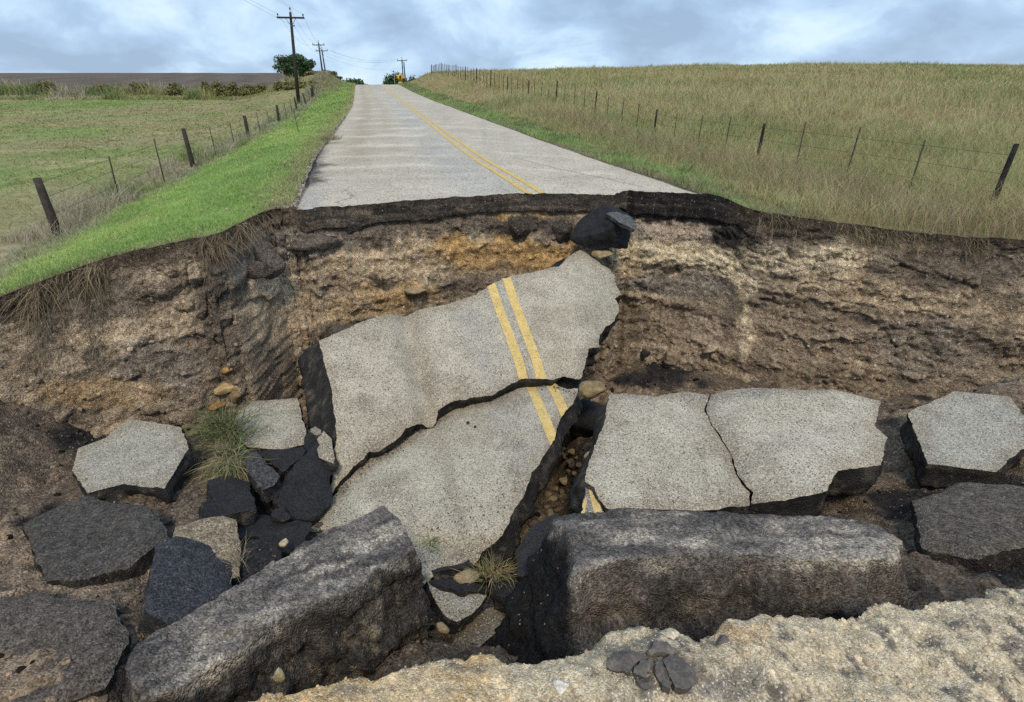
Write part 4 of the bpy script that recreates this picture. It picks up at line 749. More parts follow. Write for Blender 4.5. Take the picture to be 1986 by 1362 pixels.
def plane_pt(plane, u, v):
    A, B, C = [at(*q) for q in plane]; n = np.cross(B - A, C - A); n /= np.linalg.norm(n); n = n if n @ A < 0 else -n; r = ray(u, v); return r * ((A @ n) / (r @ n)), n
PLB = [(661, 943, 5.42), (1121, 752, 6.70), (880, 1080, 4.45)]
Yq = rng.uniform(7.6, 30, 5200) ; qq = QL - .02 - rng.exponential(.16, len(Yq)); gp_ = np.stack([road_x(Yq) + qq, Yq, ground_z(qq, Yq) + .004], 1); gp_ = gp_[gp_[:, 1] > rim_y(gp_[:, 0]) + .02]
crumbs('shoulder_gravel', 'loose gravel and asphalt crumbs along the left road edge', 'gravel', gp_, rng.uniform(.006, .026, len(gp_)), np.array([.26, .225, .18]) * rng.uniform(.25, 1.7, (len(gp_), 1)), M_STONE)
ep = []
for i in range(420):
    k = rng.integers(0, len(CRK_B) - 1); t = rng.random(); u_ = CRK_B[k][0] * (1 - t) + CRK_B[k + 1][0] * t; v_ = CRK_B[k][1] * (1 - t) + CRK_B[k + 1][1] * t + 5 + rng.exponential(9); q_, n_q = plane_pt(PLB, u_ + rng.normal() * 3, v_); ep.append(q_ - n_q * .012)
for i in range(160):
    q_, n_q = plane_pt(PLB, rng.uniform(660, 1000), rng.uniform(940, 1030)); ep.append(q_)
ep = np.array(ep); crumbs('asphalt_crumbs', 'tiny asphalt crumbs scattered below the long crack', 'crumbs', ep, rng.uniform(.003, .011, len(ep)), np.array([.12, .105, .085]) * rng.uniform(.2, 2.6, (len(ep), 1)), M_STONE)
for lab, (u_, v_), pl_, sz in [('dark flat chip lying on the left part of the largest slab', (659, 753), PLA, (.035, .05, .02)), ('tiny dark chip in the middle of the lower slab', (908, 821), PLB, (.022, .03, .015)), ('tiny dark chip right of the other on the lower slab', (922, 829), PLB, (.016, .022, .012)), ('brown crumb on the largest slab right of the dark flat chip', (677, 783), PLA, (.016, .018, .012))]:
    q_, n_q = plane_pt(pl_, u_, v_); rock('asphalt_chip', lab, 'asphalt piece', q_ + n_q * .008, sz, int(u_), (.035, .038, .04), M_STONE, 2)
# ------------------------------------------------------------------ grass
def blades(base, dirs, length, width, bend, col, tipcol=None):
    n = len(base); side = np.cross(dirs, rng.normal(size=(n, 3))); side /= np.linalg.norm(side, axis=1)[:, None] + 1e-9
    wv = side * (width * .5)[:, None]; Lc = length[:, None]
    mid = base + dirs * Lc * .55 + bend * Lc * .28; tip = base + dirs * Lc + bend * Lc
    V = np.stack([base - wv, base + wv, mid + wv * .75, mid - wv * .75, tip], 1).reshape(-1, 3)
    i = np.arange(n) * 5; Q = np.stack([i, i + 1, i + 2, i + 3], 1); T = np.stack([i + 3, i + 2, i + 4], 1)
    tipcol = col if tipcol is None else tipcol
    C = np.stack([col, col, col * .5 + tipcol * .5, col * .5 + tipcol * .5, tipcol], 1).reshape(-1, 3)
    return V, Q, T, C
def upright(n, lean):
    d = rng.normal(size=(n, 3)) * lean; d[:, 2] = 1; return d / np.linalg.norm(d, axis=1)[:, None]
def bendv(n, a):
    b = rng.normal(size=(n, 3)) * a; b[:, 2] = -np.abs(b[:, 2]) * .6; return b
def scatter(n, q0, q1, y0, y1, power=1.0):
    """points beyond the rim, denser near the viewer"""
    q = rng.uniform(q0, q1, n); t = rng.random(n); Y = y0 * (y1 / y0) ** (t ** power)
    X = road_x(Y) + q; ok = Y > rim_y(X) + .01
    q, X, Y = q[ok], X[ok], Y[ok]; P = np.stack([X, Y, ground_z(q, Y) - .015], 1); P[:, 2] += gnoise(q, P); return q, P
def field(name, label, n, q0, q1, y0, y1, hgt, colf, lean=.25, bnd=.35, wpx=.00055, wmin=.004, power=1.0, mask=None, gain=1.0):
    q, P = scatter(n, q0, q1, y0, y1, power)
    if mask is not None: k = mask(q, P); q, P = q[k], P[k]
    n = len(P); c = colf(q, P); h = hgt(q, P) * (1 + .45 * fbm(P * 1.6, 3, 420)) * rng.uniform(.55, 1.25, n); wd = np.maximum(wmin, P[:, 1] * wpx) * rng.uniform(.7, 1.3, n)
    c = c * gain
    V, Q, T, C = blades(P, upright(n, lean), h, wd, bendv(n, bnd), c * rng.uniform(.85, 1.1, (n, 1)), c * rng.uniform(.95, 1.2, (n, 1)))
    return stuff(obj(name, mesh_np(name, V, Q, T, np.clip(C, .004, .6), smooth=False), M_LEAF), label, 'grass')
def c_verge(q, P):
    a = fbm(P * .5, 3, 401); c = np.tile(np.array([.20, .32, .085]), (len(P), 1)); c = mixc(c, (.31, .40, .12), sstep(-.1, .5, a) * .7); c = mixc(c, (.13, .22, .065), sstep(.1, .6, -a) * .6)
    edge = sstep(QL - 1.0, QL - .2, q + .3 * fbm(P * 1.3, 2, 402)); c = mixc(c, (.27, .24, .12), edge * (.35 + .5 * rng.random(len(P)))); dry = rng.random(len(P)) < .13; c[dry] = (.42, .36, .21)
    c = mixc(c, (.30, .27, .20), sstep(-7.2, -8.0, q + .4 * a) * (.4 + .5 * rng.random(len(P)))); rimd = P[:, 1] - rim_y(P[:, 0]); c = mixc(c, (.30, .25, .15), sstep(.35, .0, rimd) * .6)
    return c
field('verge_grass', 'bright green mown verge grass left of the road', 130000, -8.6, QL - .08, 5.2, 30, lambda q, P: .075 + .07 * sstep(-7.3, -8.2, q) + .09 * sstep(QL - .7, QL - .1, q), c_verge, wmin=.006, wpx=.0006, power=1.1, gain=1.3)
field('far_verge_grass', 'green verge grass running up to the crest on the left', 60000, -9.5, QL - .05, 28, 110, lambda q, P: .14 + .25 * sstep(-7, -8.3, q) + .1 * sstep(60, 75, P[:, 1]), lambda q, P: mixc(c_verge(q, P), (.25, .22, .13), sstep(60, 75, P[:, 1]) * sstep(-4.8, -6.5, q) * .85), wpx=.0009, power=1.0, gain=1.25)
field('verge_weeds', 'taller straw and dark green weeds scattered through the left verge', 16000, -8.5, QL - .15, 5.2, 60, lambda q, P: .17 + 0 * q, lambda q, P: mixc(np.tile(np.array([.16, .24, .07]), (len(P), 1)), (.42, .36, .20), sstep(.0, .3, fbm(P * 2.1, 2, 441))), lean=.3, bnd=.5, wpx=.0007, wmin=.006, mask=lambda q, P: fbm(P * 1.1, 3, 440) > .28, gain=1.2)
def c_past(q, P):
    a = fbm(P * np.array([.12, .16, .1]), 4, 405); b = fbm(P * .6, 3, 406); c = np.tile(np.array([.23, .195, .095]), (len(P), 1)); c = mixc(c, (.16, .23, .06), sstep(-.2, .35, a)); c = mixc(c, (.30, .25, .14), sstep(.1, .5, b) * .6); c = mixc(c, (.09, .13, .035), sstep(.2, .6, -b) * .5); return c
field('pasture_grass', 'patchy cut pasture grass beyond the left fence', 110000, -48, -8.2, 3.5, 88, lambda q, P: .13 + .07 * sstep(0, .5, fbm(P * .4, 2, 407)), c_past, lean=.55, bnd=.6, wpx=.0011, wmin=.009, power=.8, gain=1.45)
def c_right(q, P):
    a = fbm(P * np.array([.10, .14, .1]), 4, 411); b = fbm(P * .5, 3, 412); c = np.tile(np.array([.25, .22, .12]), (len(P), 1)); c = mixc(c, (.18, .185, .085), sstep(-.05, .45, a)); c = mixc(c, (.26, .18, .10), sstep(.1, .55, b) * .4); c = mixc(c, (.30, .26, .14), sstep(.15, .6, -b) * .5)
    c = mixc(c, (.20, .15, .105), np.exp(-((q - 6.2) / 1.3) ** 2) * sstep(45, 20, P[:, 1]) * .6); gr = rng.random(len(P)) < .16; c[gr] = c[gr] * np.array([.6, .95, .55]); return c
field('tall_prairie_grass', 'tall dry tan and olive prairie grass right of the road', 190000, QR + 1.35, 20, 6.0, 40, lambda q, P: .28 + .38 * sstep(QR + 1.2, QR + 3.2, q), c_right, lean=.16, bnd=.35, wpx=.00055, wmin=.006, power=.95, gain=1.75)
field('hill_grass', 'dry prairie grass over the hill on the right', 230000, QR + 1.5, 90, 16, 118, lambda q, P: (.42 + .25 * sstep(-.2, .5, fbm(P * .15, 3, 415))) * (1 - .55 * sstep(9, 6, q)), c_right, lean=.18, bnd=.35, wpx=.00075, power=.75, gain=1.7)
field('seed_stems', 'taller reddish and pale seed stems standing in the prairie grass', 26000, QR + 2, 40, 8, 70, lambda q, P: .85 + 0 * q, lambda q, P: mixc(np.tile(np.array([.34, .29, .17]), (len(P), 1)), (.27, .16, .10), sstep(-.1, .3, fbm(P * .35, 2, 443))), lean=.1, bnd=.2, wpx=.0004, wmin=.004, mask=lambda q, P: fbm(P * .6, 3, 442) > .05, gain=1.5)
def c_rv(q, P):
    a = fbm(P * .7, 3, 416); c = np.tile(np.array([.16, .20, .085]), (len(P), 1)); c = mixc(c, (.21, .28, .10), sstep(0, .5, a)); c = mixc(c, (.25, .22, .13), sstep(.1, .5, -a) * .7); return c
field('roadside_grass', 'short green grass strip along the right road edge', 60000, QR + .02, QR + 1.7, 7, 105, lambda q, P: .10 + .10 * sstep(-.2, .5, fbm(P * .8, 2, 417)), c_rv, wpx=.0008, wmin=.006, power=1.0, gain=1.35)
# roots and dead stems hanging over the bank at both ends of the road
def hang(name, label, ranges, n, Lr, cA, h0=0.0, h1=.2):
    ks = np.concatenate([np.where((wx > a) & (wx < b))[0] for a, b in ranges]); wgt = np.clip(.12 + fbm(np.stack([sA[ks] * 2.2, sA[ks] * 0, sA[ks] * 0], 1), 3, 430), .02, 1) ** 1.5; j = rng.choice(ks, n, p=wgt / wgt.sum()); hi_r = rng.choice(np.where((hrow >= h0) & (hrow <= h1))[0], n); B = Pw.reshape(nr_, nc_, 3)[hi_r, j]
    d = np.stack([onx[j], ony[j], -.35 + 0 * j], 1) + rng.normal(size=(n, 3)) * .55; d /= np.linalg.norm(d, axis=1)[:, None]; bn = rng.normal(size=(n, 3)) * .3; bn[:, 2] -= .75
    c = np.array(cA) * rng.uniform(.45, 1.35, (n, 1)); V, Q, T, C = blades(B, d, rng.uniform(*Lr, n), rng.uniform(.004, .009, n), bn, c)
    stuff(obj(name, mesh_np(name, V, Q, T, np.clip(C, .004, .6), smooth=False), M_LEAF), label, 'roots')
hang('hanging_roots', 'tangled brown roots hanging from the turf edge at left', [(-8, -3.05)], 3000, (.06, .36), (.24, .185, .115))
hang('root_tangle', 'fine roots on the dark soil under the left turf', [(-6.5, -3.7)], 1500, (.06, .22), (.19, .16, .115), .2, 1.0)
hang('dead_stems', 'dead grass stems hanging over the right turf edge', [(4.0, 9)], 900, (.06, .22), (.22, .18, .11))
def tuft(name, label, c, n, Lr, spread, cols, droop, width=(.004, .008), group=None, up=.7):
    c = np.array(c, float); b = rng.normal(size=(n, 3)) * np.array(spread) * .5; d = b / (np.array(spread) + 1e-6) * .9 + rng.normal(size=(n, 3)) * .35; d[:, 2] = np.abs(d[:, 2]) * .5 + up; d[:, 1] -= .25; d /= np.linalg.norm(d, axis=1)[:, None]
    bn = rng.normal(size=(n, 3)) * .3; bn[:, 2] -= droop; cc = np.array(cols)[rng.integers(0, len(cols), n)] * rng.uniform(.6, 1.3, (n, 1))
    V, Q, T, C = blades(b, d, rng.uniform(*Lr, n), rng.uniform(*width, n), bn, cc, cc * 1.2); o = obj(name, mesh_np(name, V, Q, T, np.clip(C, .004, .6), smooth=False), M_LEAF); o.location = c
    return tag(o, label, 'grass clump', group)
GC = [(.10, .16, .05), (.16, .19, .075), (.25, .21, .11), (.08, .12, .045)]
tuft('grass_clump', 'green grass clump drooping over the small squarish slab', at(437, 835, 5.75), 1000, (.12, .30), (.26, .16, .18), GC, .55)
tuft('grass_clump', 'lower straw-green grass clump hanging beside the grey asphalt bar', at(447, 905, 5.3), 750, (.12, .30), (.16, .12, .18), GC[1:3] + [(.30, .26, .16)], .9, up=.2)
tuft('grass_clump', 'straw-coloured grass tuft in the gap between the two big blocks', at(955, 1112, 4.0), 330, (.07, .17), (.14, .06, .05), [(.36, .30, .17), (.20, .24, .08), (.30, .20, .12)], .4, (.003, .006))
tuft('grass_clump', 'small green tuft at the tip of the big left block', at(836, 1056, 4.35), 130, (.05, .13), (.06, .05, .05), [(.12, .19, .06), (.26, .24, .12)], .5, (.003, .006))
tuft('grass_clump', 'dead stems beside the square black block at lower left', at(462, 1085, 3.85), 60, (.1, .25), (.04, .04, .1), [(.30, .25, .17)], .3, (.003, .005))
tuft('weed', 'tall pale green weed standing in the grass by the right road edge', at(1322, 346, 11.6) - np.array([0, 0, .02]), 90, (.25, .62), (.05, .05, .02), [(.20, .30, .10), (.28, .34, .16)], .1, (.008, .016), up=1.6)
tuft('weed', 'pale tuft on the left road edge by the ravelled shoulder', at(640, 270, 15.9) - np.array([0, 0, .02]), 260, (.12, .32), (.28, .4, .02), [(.34, .30, .19), (.26, .27, .12)], .3, (.008, .014), up=1.2)

# ------------------------------------------------------------------ fences
def tube(pts, r, sides=6):
    pts = np.array(pts, float); n = len(pts); r = np.broadcast_to(np.asarray(r, float), (n,)); d = np.gradient(pts, axis=0); d /= np.linalg.norm(d, axis=1)[:, None]
    ref = np.where(np.abs(d[:, 2:3]) > .9, np.array([[1., 0, 0]]), np.array([[0, 0, 1.]])); a = np.cross(d, ref); a /= np.linalg.norm(a, axis=1)[:, None]; b = np.cross(d, a)
    th = np.arange(sides) / sides * 2 * np.pi; V = (pts[:, None] + r[:, None, None] * (np.cos(th)[None, :, None] * a[:, None] + np.sin(th)[None, :, None] * b[:, None])).reshape(-1, 3)
    i = np.arange(sides); j = (i + 1) % sides; Q = np.concatenate([np.stack([k * sides + i, k * sides + j, (k + 1) * sides + j, (k + 1) * sides + i], 1) for k in range(n - 1)])
    V = np.concatenate([V, pts[:1], pts[-1:]]); T = np.concatenate([np.stack([j, i, np.full(sides, n * sides)], 1), np.stack([(n - 1) * sides + i, (n - 1) * sides + j, np.full(sides, n * sides + 1)], 1)])
    return V, Q, T
def join(parts):
    Vs, Qs, Ts, o = [], [], [], 0
    for V, Q, T in parts: Vs.append(V); Qs.append(Q + o); Ts.append(T + o); o += len(V)
    return np.concatenate(Vs), np.concatenate(Qs), np.concatenate(Ts)
def colmesh(name, VQT, c): V, Q, T = VQT; return mesh_np(name, V, Q, T, np.tile(np.array(c), (len(V), 1)))
def make_fence(label, qf_, posts, thin, wires, woodc, thinc, tall):
    y_ = [y for y, *_ in posts + thin]; loc = np.array([road_x(min(y_)) + qf_, min(y_), float(ground_z(qf_, min(y_)))])
    f = thing('wire_fence', label, 'fence', loc)
    def gp(y): x = float(road_x(y)) + qf_; return np.array([x, y, float(ground_z(qf_, y))])
    for y, rr, lean in posts:
        g = gp(y) - loc; h = tall * rng.uniform(.92, 1.1); t_ = np.array([lean, rng.normal() * .03, 0])
        V, Q, T = tube([g - [0, 0, .2], g + t_ * h * .4 + [0, 0, h * .4], g + t_ * h * .8 + [0, 0, h * .8], g + t_ * h + [0, 0, h]], [rr * 1.05, rr, rr * .95, rr * .85], 8); V += rr * .12 * np.stack([vn(V * 7 + 3, 501), vn(V * 7 + 9, 502), 0 * V[:, 0]], 1)
        obj('wooden_post', colmesh('wooden_post', (V, Q, T), woodc), M_WOOD, f)
    for y, lean in thin:
        g = gp(y) - loc; h = tall * rng.uniform(.9, 1.05); t_ = np.array([lean, 0, 0])
        obj('steel_post', colmesh('steel_post', tube([g - [0, 0, .2], g + t_ * h * .5 + [0, 0, h * .5], g + t_ * h + [0, 0, h]], max(.016, y * .0005), 5), thinc), M_WOOD, f)
    ys = np.arange(min(y_), max(y_), 1.0)
    for hw in wires:
        P = np.array([gp(y) + [0, 0, hw] for y in ys]) - loc; obj('wire', colmesh('wire', tube(P, .004, 4), (.12, .11, .10)), M_WOOD, f)
    return f
make_fence('old wire fence with leaning wooden posts along the left verge', -8.35, [(9.5, .07, -.05), (18.1, .075, -.06), (26.8, .085, -.05), (36, .085, .0), (46, .08, -.08), (54.5, .075, -.2), (62, .12, .03), (63.2, .12, .02)], [(12.4, .02), (15.4, -.02), (20.9, -.06), (23.9, -.05), (29.6, -.03), (32.6, -.03), (39.2, -.02), (42.4, -.03), (50, .0), (58, .03), (66, .02)], [.45, .75, 1.0], (.065, .052, .043), (.07, .058, .05), 1.12)
make_fence('wire fence of dark posts running up the prairie hill on the right', 8.0, [(9.4, .042, .02), (15.4, .042, .03), (21.4, .036, .02), (27.4, .036, 0), (33.4, .036, .01), (39.4, .038, 0), (45.2, .04, 0), (51, .042, .01), (57, .05, 0), (63, .05, 0), (69, .05, 0), (75, .05, 0), (81, .05, 0), (87, .05, 0), (92, .05, 0)], [(y0 + k * 1.5, .02 * ((k * 7 + int(y0)) % 3 - 1)) for y0 in (9.4, 15.4, 21.4, 27.4, 33.4, 39.4, 45, 51, 57, 63, 69, 75, 81, 87) for k in (1, 2, 3)], [.5, .8, 1.1], (.028, .024, .022), (.085, .065, .055), 1.28)

# ------------------------------------------------------------------ utility poles and wires
def utility_pole(label, base, top, arm_w, arm_drop, rad, armdir, extra_arm=False, has_arm=True):
    base = np.array(base, float); top = np.array(top, float) - base; H = top[2]
    p = thing('utility_pole', label, 'utility pole', base); wc = (.045, .038, .034)
    obj('pole', colmesh('pole', tube([[0, 0, -.6], top * .5, top], [rad * 1.25, rad, rad * .72], 10), wc), M_WOOD, p)
    ends = []
    if has_arm:
        ad = np.array(armdir, float); ad /= np.linalg.norm(ad); fw = np.array([-ad[1], ad[0], 0]); c = top - np.array([0, 0, arm_drop]) - fw * (rad * .9 + .05)
        def bar(name, a, b, wdt, hgt, colr):
            ax = (b - a) / np.linalg.norm(b - a); up_ = np.array([0, 0, 1.]); up_ = up_ - ax * (up_ @ ax); up_ /= np.linalg.norm(up_); sd2 = np.cross(ax, up_)
            V = np.array([e_ + sd2 * i_ * wdt / 2 + up_ * j_ * hgt / 2 for e_ in (a, b) for i_, j_ in ((-1, -1), (1, -1), (1, 1), (-1, 1))]); Q = np.array([[0, 1, 2, 3], [7, 6, 5, 4], [0, 4, 5, 1], [1, 5, 6, 2], [2, 6, 7, 3], [3, 7, 4, 0]])
            return obj(name, mesh_np(name, V, Q, col=np.tile(np.array(colr), (8, 1)), smooth=False), M_WOOD, p)
        s = rad / .14
        bar('crossarm', c - ad * arm_w / 2, c + ad * arm_w / 2, .11 * s, .13 * s, wc)
        for sg in (-1, 1):
            bar('brace', c + ad * sg * arm_w * .2 - fw * .02, top - np.array([0, 0, arm_drop + .7]) - fw * (rad + .04), .03 * s, .04 * s, (.16, .16, .16))
            e_ = c + ad * sg * arm_w * .46; obj('insulator', colmesh('insulator', tube([e_ + [0, 0, .05], e_ + [0, 0, .16 * s], e_ + [0, 0, .17 * s], e_ + [0, 0, .30 * s]], [.02 * s, .02 * s, .075 * s, .045 * s], 8), (.05, .05, .055)), M_WOOD, p); ends.append(e_ + [0, 0, .28 * s] + base)
        obj('insulator', colmesh('insulator', tube([top + [0, 0, -.05], top + [0, 0, .2 * s], top + [0, 0, .21 * s], top + [0, 0, .36 * s]], [.02 * s, .02 * s, .075 * s, .045 * s], 8), (.05, .05, .055)), M_WOOD, p); ends.append(top + [0, 0, .33 * s] + base)
        nb_ = top * .86 + np.array([rad * .8, 0, 0]); obj('neutral_bracket', colmesh('neutral_bracket', tube([nb_, nb_ + [.18, 0, .02]], .05 * s, 6), (.06, .06, .06)), M_WOOD, p); ends.append(nb_ + [.16, 0, 0] + base)
    return ends
rd = np.array([-.2, 1, .0]); ac_ = np.array([1, .1, 0])
b1_ = at(580, 210, 52); b1_[2] = float(ground_at(b1_[0], b1_[1])); t1_ = at(565.5, 24, 52)
t1_[1] = b1_[1]; t1_[0] = b1_[0] + .1
k_ = at(563, 24, 1.0); t1_ = k_ * (b1_[1] / k_[1])
E1 = utility_pole('nearest weathered utility pole with crossarm beside the left fence', b1_, t1_, 2.45, .45, .15, (1, .12, 0))
def pole_from(ut, vt_, Y, wide, lab, rad, lean=.0, arm=True, adir=(1, .1, 0)):
    r = ray(ut, vt_); tp = r * (Y / r[1]); b = np.array([tp[0] + lean, Y, float(ground_at(tp[0], Y))]); return utility_pole(lab, b, tp, wide, .4, rad, adir, has_arm=arm)
E2 = pole_from(617.5, 83, 118, 2.3, 'second utility pole with crossarm behind the left bank', .15, .25)
E3 = pole_from(624, 95, 133, 2.6, 'third utility pole close behind the second on the left bank', .15, .5, adir=(1, .0, 0))
E4 = pole_from(779.5, 115, 175, 2.9, 'far utility pole with crossarm right of the road crest', .19, .2)
E5 = pole_from(783.3, 121, 170, 2.9, 'bare far pole standing right beside the far crossarm pole', .19, .3, arm=False)
def span(a, b, sag, label, r=.012):
    t = np.linspace(0, 1, 24); P = a[None] + (b - a)[None] * t[:, None]; P[:, 2] -= sag * 4 * t * (1 - t); loc = np.array(a)
    o = obj('power_line', colmesh('power_line', tube(P - loc, r, 4), (.16, .17, .19)), M_WOOD); o.location = loc; return tag(o, label, 'power line', 'power lines')
nm = ['left', 'right', 'top', 'lowest']
for i in range(4):
    far = E1[i] + np.array([[4.0, 4.0, 4.0, 4.0][i] + 6.0, -92, 2.2]); span(E1[i], far, 1.6, f'{nm[i]} power line running from the nearest pole back over the viewer', .007)
    span(E1[i], E2[i], 1.2, f'{nm[i]} power line between the nearest and the second pole', .009)
    span(E2[i], E3[i], .2, f'{nm[i]} power line between the second and third pole', .012)
    span(E3[i], E4[i], 1.6, f'{nm[i]} power line crossing the sky from the third pole to the far pole', .011)

# ------------------------------------------------------------------ yellow warning signs on the right of the crest
def prism(poly, y0, y1):
    n = len(poly); V = np.array([(x, y0, z) for x, z in poly] + [(x, y1, z) for x, z in poly]); i = np.arange(n); j = (i + 1) % n
    Q = np.stack([j, i, i + n, j + n], 1); T = [[0, k, k + 1] for k in range(1, n - 1)] + [[n, n + k + 1, n + k] for k in range(1, n - 1)]; return V, Q, np.array(T)
ys_ = 96.0; r = ray(776, 150); sp_ = r * (ys_ / r[1]); gz = float(ground_at(sp_[0], ys_))
S = thing('warning_sign', 'yellow diamond curve warning sign with a speed plate right of the crest', 'sign', (sp_[0], ys_, gz)); zc = sp_[2] - gz
MY = mat_attr('sign_yellow', cell=5, cell_amt=.02, noise=3, noise_amt=.05, bump=0, const=(.85, .45, .01), rough=.5); MB_ = mat_attr('sign_black', cell=5, cell_amt=.02, noise=3, noise_amt=.05, bump=0, const=(.015, .015, .015), rough=.5)
a_ = .58
obj('sign_post', colmesh('sign_post', tube([[0, .06, -.3], [0, .06, zc + .3]], .04, 6), (.3, .3, .3)), M_WOOD, S)
pl = obj('sign_panel', colmesh('sign_panel', prism([(0, zc - a_), (a_, zc), (0, zc + a_), (-a_, zc)], -.01, .02), (1, 1, 1)), MY, S)
obj('arrow', colmesh('arrow', prism([(-.07, zc - .34), (.07, zc - .34), (.07, zc - .02), (.10, zc + .08), (.22, zc + .08), (.0 + .10, zc + .34), (-.16, zc + .12), (-.05, zc + .10), (-.07, zc)], -.024, -.014), (1, 1, 1)), MB_, pl)
z2 = zc - a_ - .38; pl2 = obj('speed_plate', colmesh('speed_plate', prism([(-.32, z2 - .3), (.32, z2 - .3), (.32, z2 + .3), (-.32, z2 + .3)], -.01, .02), (1, 1, 1)), MY, S)
obj('plate_mark', colmesh('plate_mark', prism([(-.17, z2 - .17), (.17, z2 - .17), (.17, z2 + .17), (-.17, z2 + .17)], -.024, -.014), (1, 1, 1)), MB_, pl2)
for (u_, hgt_, lab, c_) in [(787, 1.4, 'orange-brown marker post right of the warning sign', (.35, .16, .07)), (765.5, 2.2, 'pale thin marker post left of the warning sign', (.4, .4, .36))]:
    r = ray(u_, 160); p_ = r * (97 / r[1]); g_ = float(ground_at(p_[0], 97)); o = obj('marker_post', colmesh('marker_post', tube([[0, 0, -.2], [0, 0, hgt_ * .6], [0, 0, hgt_]], [.06, .06, .05], 6), c_), M_WOOD); o.location = (p_[0], 97, g_); tag(o, lab, 'post')

# ------------------------------------------------------------------ trees and shrubs
def leaves(n, lumps, size, cols, seed):
    r = np.random.default_rng(seed); li = r.integers(0, len(lumps), n); Lm = np.array(lumps); c = Lm[li, :3]; rad = Lm[li, 3:6]
    d = r.normal(size=(n, 3)); d /= np.linalg.norm(d, axis=1)[:, None]; p = c + d * rad * (r.random((n, 1)) ** .45)
    nrm = d * .6 + r.normal(size=(n, 3)) * .6; nrm[:, 2] += .3; a = np.cross(nrm, r.normal(size=(n, 3))); a /= np.linalg.norm(a, axis=1)[:, None]; b = np.cross(nrm, a); b /= np.linalg.norm(b, axis=1)[:, None]
    s = size * r.uniform(.6, 1.4, (n, 1)); V = np.stack([p - a * s, p - b * s * .6, p + a * s, p + b * s * .6], 1).reshape(-1, 3); i = np.arange(n) * 4
    cc = np.array(cols)[r.integers(0, len(cols), n)] * r.uniform(.6, 1.4, (n, 1)); return mesh_np('crown', V, np.stack([i, i + 1, i + 2, i + 3], 1), col=np.repeat(np.clip(cc, .003, .5), 4, 0), smooth=False)
def tree(name, label, cat, base, H, R, trunk_h, nl, size, cols, seed, nlump=14, group=None, squash=.8, tr=.18):
    r = np.random.default_rng(seed); t = thing(name, label, cat, base, group); cz = trunk_h + (H - trunk_h) * .5; rz = (H - trunk_h) * .5
    lumps = []
    parts = [tube([[0, 0, -.3], [r.normal() * .05, r.normal() * .05, trunk_h * .6], [0, 0, cz]], [tr * 1.3, tr, tr * .5], 8)]
    for k in range(nlump):
        d = r.normal(size=3); d /= np.linalg.norm(d); f_ = r.uniform(.2, .82); c = np.array([d[0] * R * f_, d[1] * R * f_, cz + d[2] * rz * f_]); s_ = r.uniform(.34, .52); lumps.append([*c, R * s_, R * s_, rz * s_ * 1.05])
        if k < 7: parts.append(tube([[0, 0, trunk_h * .7], c * np.array([.5, .5, .75]) + [0, 0, trunk_h * .1], c], [tr * .5, tr * .32, tr * .12], 5))
    obj('trunk', colmesh('trunk', join(parts), (.06, .048, .038)), M_WOOD, t); obj('crown', leaves(nl, lumps, size, cols, seed), M_LEAF, t)
    return t
TG = [(.06, .105, .04), (.085, .14, .05), (.045, .08, .03)]
OL = [(.19, .185, .07), (.24, .215, .09), (.14, .15, .055)]
def place(u, Y): r = ray(u, 150); p = r * (Y / r[1]); return np.array([p[0], Y, float(ground_at(p[0], Y))])
def ztop(v, Y): r = ray(900, v); return r[2] / r[1] * Y
bt = place(576, 116); tree('broadleaf_tree', 'rounded dark green tree behind the nearest utility pole', 'tree', bt, ztop(100, 116) - bt[2], 3.6, .5, 7500, .20, TG, 601, 26)
for i, (u, Y, vt_, R, cols, lab) in enumerate([
    (676, 165, 152, 2.6, TG, 'dark tree left of the road crest, farthest left of three'), (688, 170, 149.5, 2.6, TG, 'tallest dark tree just left of the road crest'), (697, 172, 153.5, 1.7, TG, 'small dark tree nearest the road on the left of the crest'),
    (756, 185, 144, 2.2, TG, 'upright dark tree right of the road crest, nearest the road'), (765, 185, 147, 2.0, TG, 'dark tree behind the warning sign, second from the road'), (774, 188, 146, 2.3, TG, 'dark tree directly behind the warning sign'), (789, 185, 147, 2.2, TG, 'dark tree behind the two far poles'), (799, 183, 149, 2.2, TG, 'dark tree where the right bank meets the far trees')]):
    b = place(u, Y); tree('distant_tree', lab, 'tree', b, ztop(vt_, Y) - b[2], R * 1.5, 3.0, 4500, .30, cols, 620 + i, 22, 'trees beyond the crest')
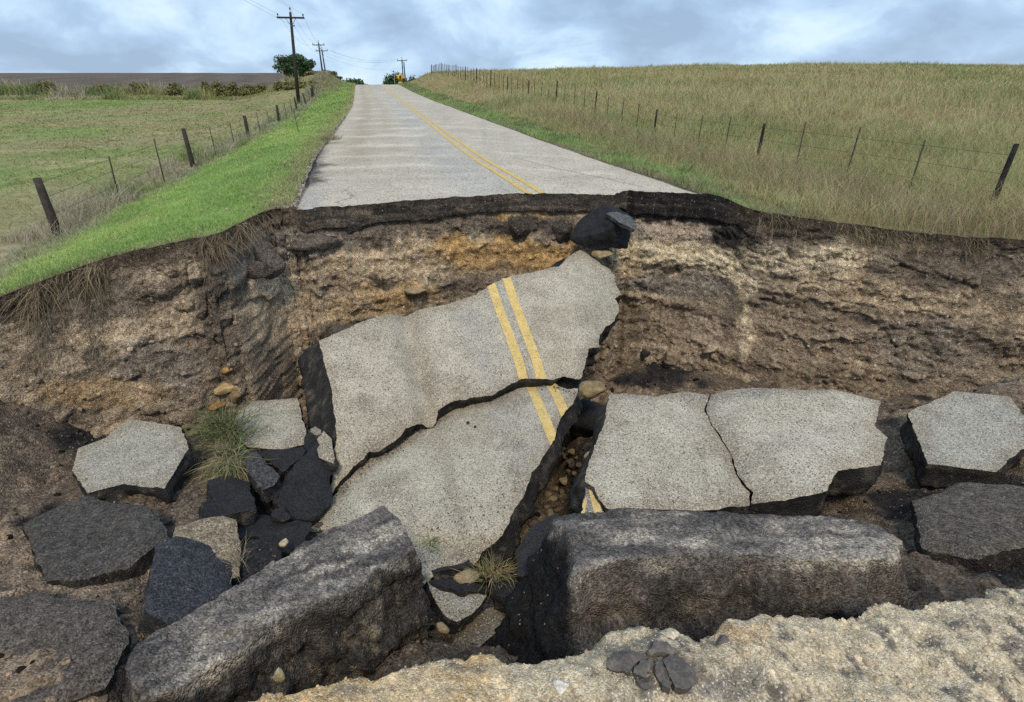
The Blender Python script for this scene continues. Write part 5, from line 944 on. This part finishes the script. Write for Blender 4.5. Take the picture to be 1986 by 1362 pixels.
for i, (u, Y, vt_, R, cols, lab) in enumerate([
    (397, 80, 158, 1.7, OL, 'olive shrub at the far left of the hedge row below the ploughed field'), (420, 80, 157, 1.6, OL, 'rounded olive shrub second in the hedge row from the left'), (447, 81, 161, 1.3, OL, 'low olive shrub third in the hedge row'), (472, 80, 161, 1.5, OL, 'olive shrub left of the gap in the hedge row'), (500, 81, 160, 1.4, OL, 'olive shrub in the hedge row beside its bare gap'),
    (548, 74, 166, 1.2, OL, 'small olive shrub left of the nearest utility pole'), (562, 73, 158, 1.6, OL, 'large yellow-green shrub just left of the nearest utility pole'), (586, 73, 155, 1.7, OL, 'large yellow-green shrub just right of the nearest utility pole'),
    (640, 112, 137.5, 1.5, [(.11, .11, .05), (.16, .12, .06)], 'brownish shrub on top of the left bank right of the far poles'), (650, 108, 146, 1.6, TG, 'green shrub on the left bank face'), (637, 98, 148, 1.2, OL, 'shrub halfway up the left bank'), (607, 100, 138, 1.3, OL, 'shrub on the bank below the rounded tree'),
    (330, 82, 158, 1.8, OL, 'olive shrub beyond the left fence left of the hedge row'), (270, 84, 157, 1.9, OL, 'wide olive shrub farther left along the ploughed field'), (190, 84, 160, 1.7, OL, 'olive shrub well left in the hedge row'), (90, 86, 158, 1.9, OL, 'olive shrub near the left end of the hedge row')]):
    b = place(u, Y); tree('shrub', lab, 'shrub', b, max(.8, ztop(vt_, Y) - b[2]), R * (.75 + .6 * ((i * 37) % 10) / 10), -.25, 2200, .11, cols, 650 + i, 9 + (i * 5) % 9, 'shrubs', tr=.05)
field('weed_belt', 'tall olive and grey-tan weeds along the foot of the ploughed field', 26000, -75, -11.5, 76, 88, lambda q, P: .35 + 1.3 * sstep(.0, .6, fbm(P * np.array([.22, .3, .1]), 3, 431)), lambda q, P: mixc(mixc(np.tile(np.array([.21, .21, .085]), (len(P), 1)), (.30, .26, .19), sstep(.0, .4, fbm(P * .25, 2, 432))), (.12, .16, .06), sstep(.1, .5, -fbm(P * .3, 2, 433)) * .8), lean=.2, bnd=.3, wpx=.0009, gain=1.4)
field('fence_weeds', 'uneven grey-tan and green weeds along the left fence line', 17000, -9.4, -7.9, 9, 100, lambda q, P: .22 + .45 * sstep(.05, .5, fbm(P * .8, 3, 451)), lambda q, P: mixc(np.tile(np.array([.30, .265, .19]), (len(P), 1)), (.15, .20, .07), sstep(.0, .35, fbm(P * .5, 2, 452))), lean=.28, bnd=.4, wpx=.0007, gain=1.3)
# bare little sapling in the verge
b = hit(580, 258); parts = [tube([[0, 0, -.1], [-.05, 0, .35], [-.12, 0, .75]], [.014, .011, .006], 5)] + [tube([[-.05, 0, .3 + .1 * k], [-.05 + .16 * (-1) ** k, .05 * k, .55 + .1 * k]], [.008, .005], 4) for k in range(4)]
o = obj('sapling', colmesh('sapling', join(parts), (.12, .08, .055)), M_WOOD); o.location = b; tag(o, 'bare little sapling standing in the bright green verge', 'sapling')
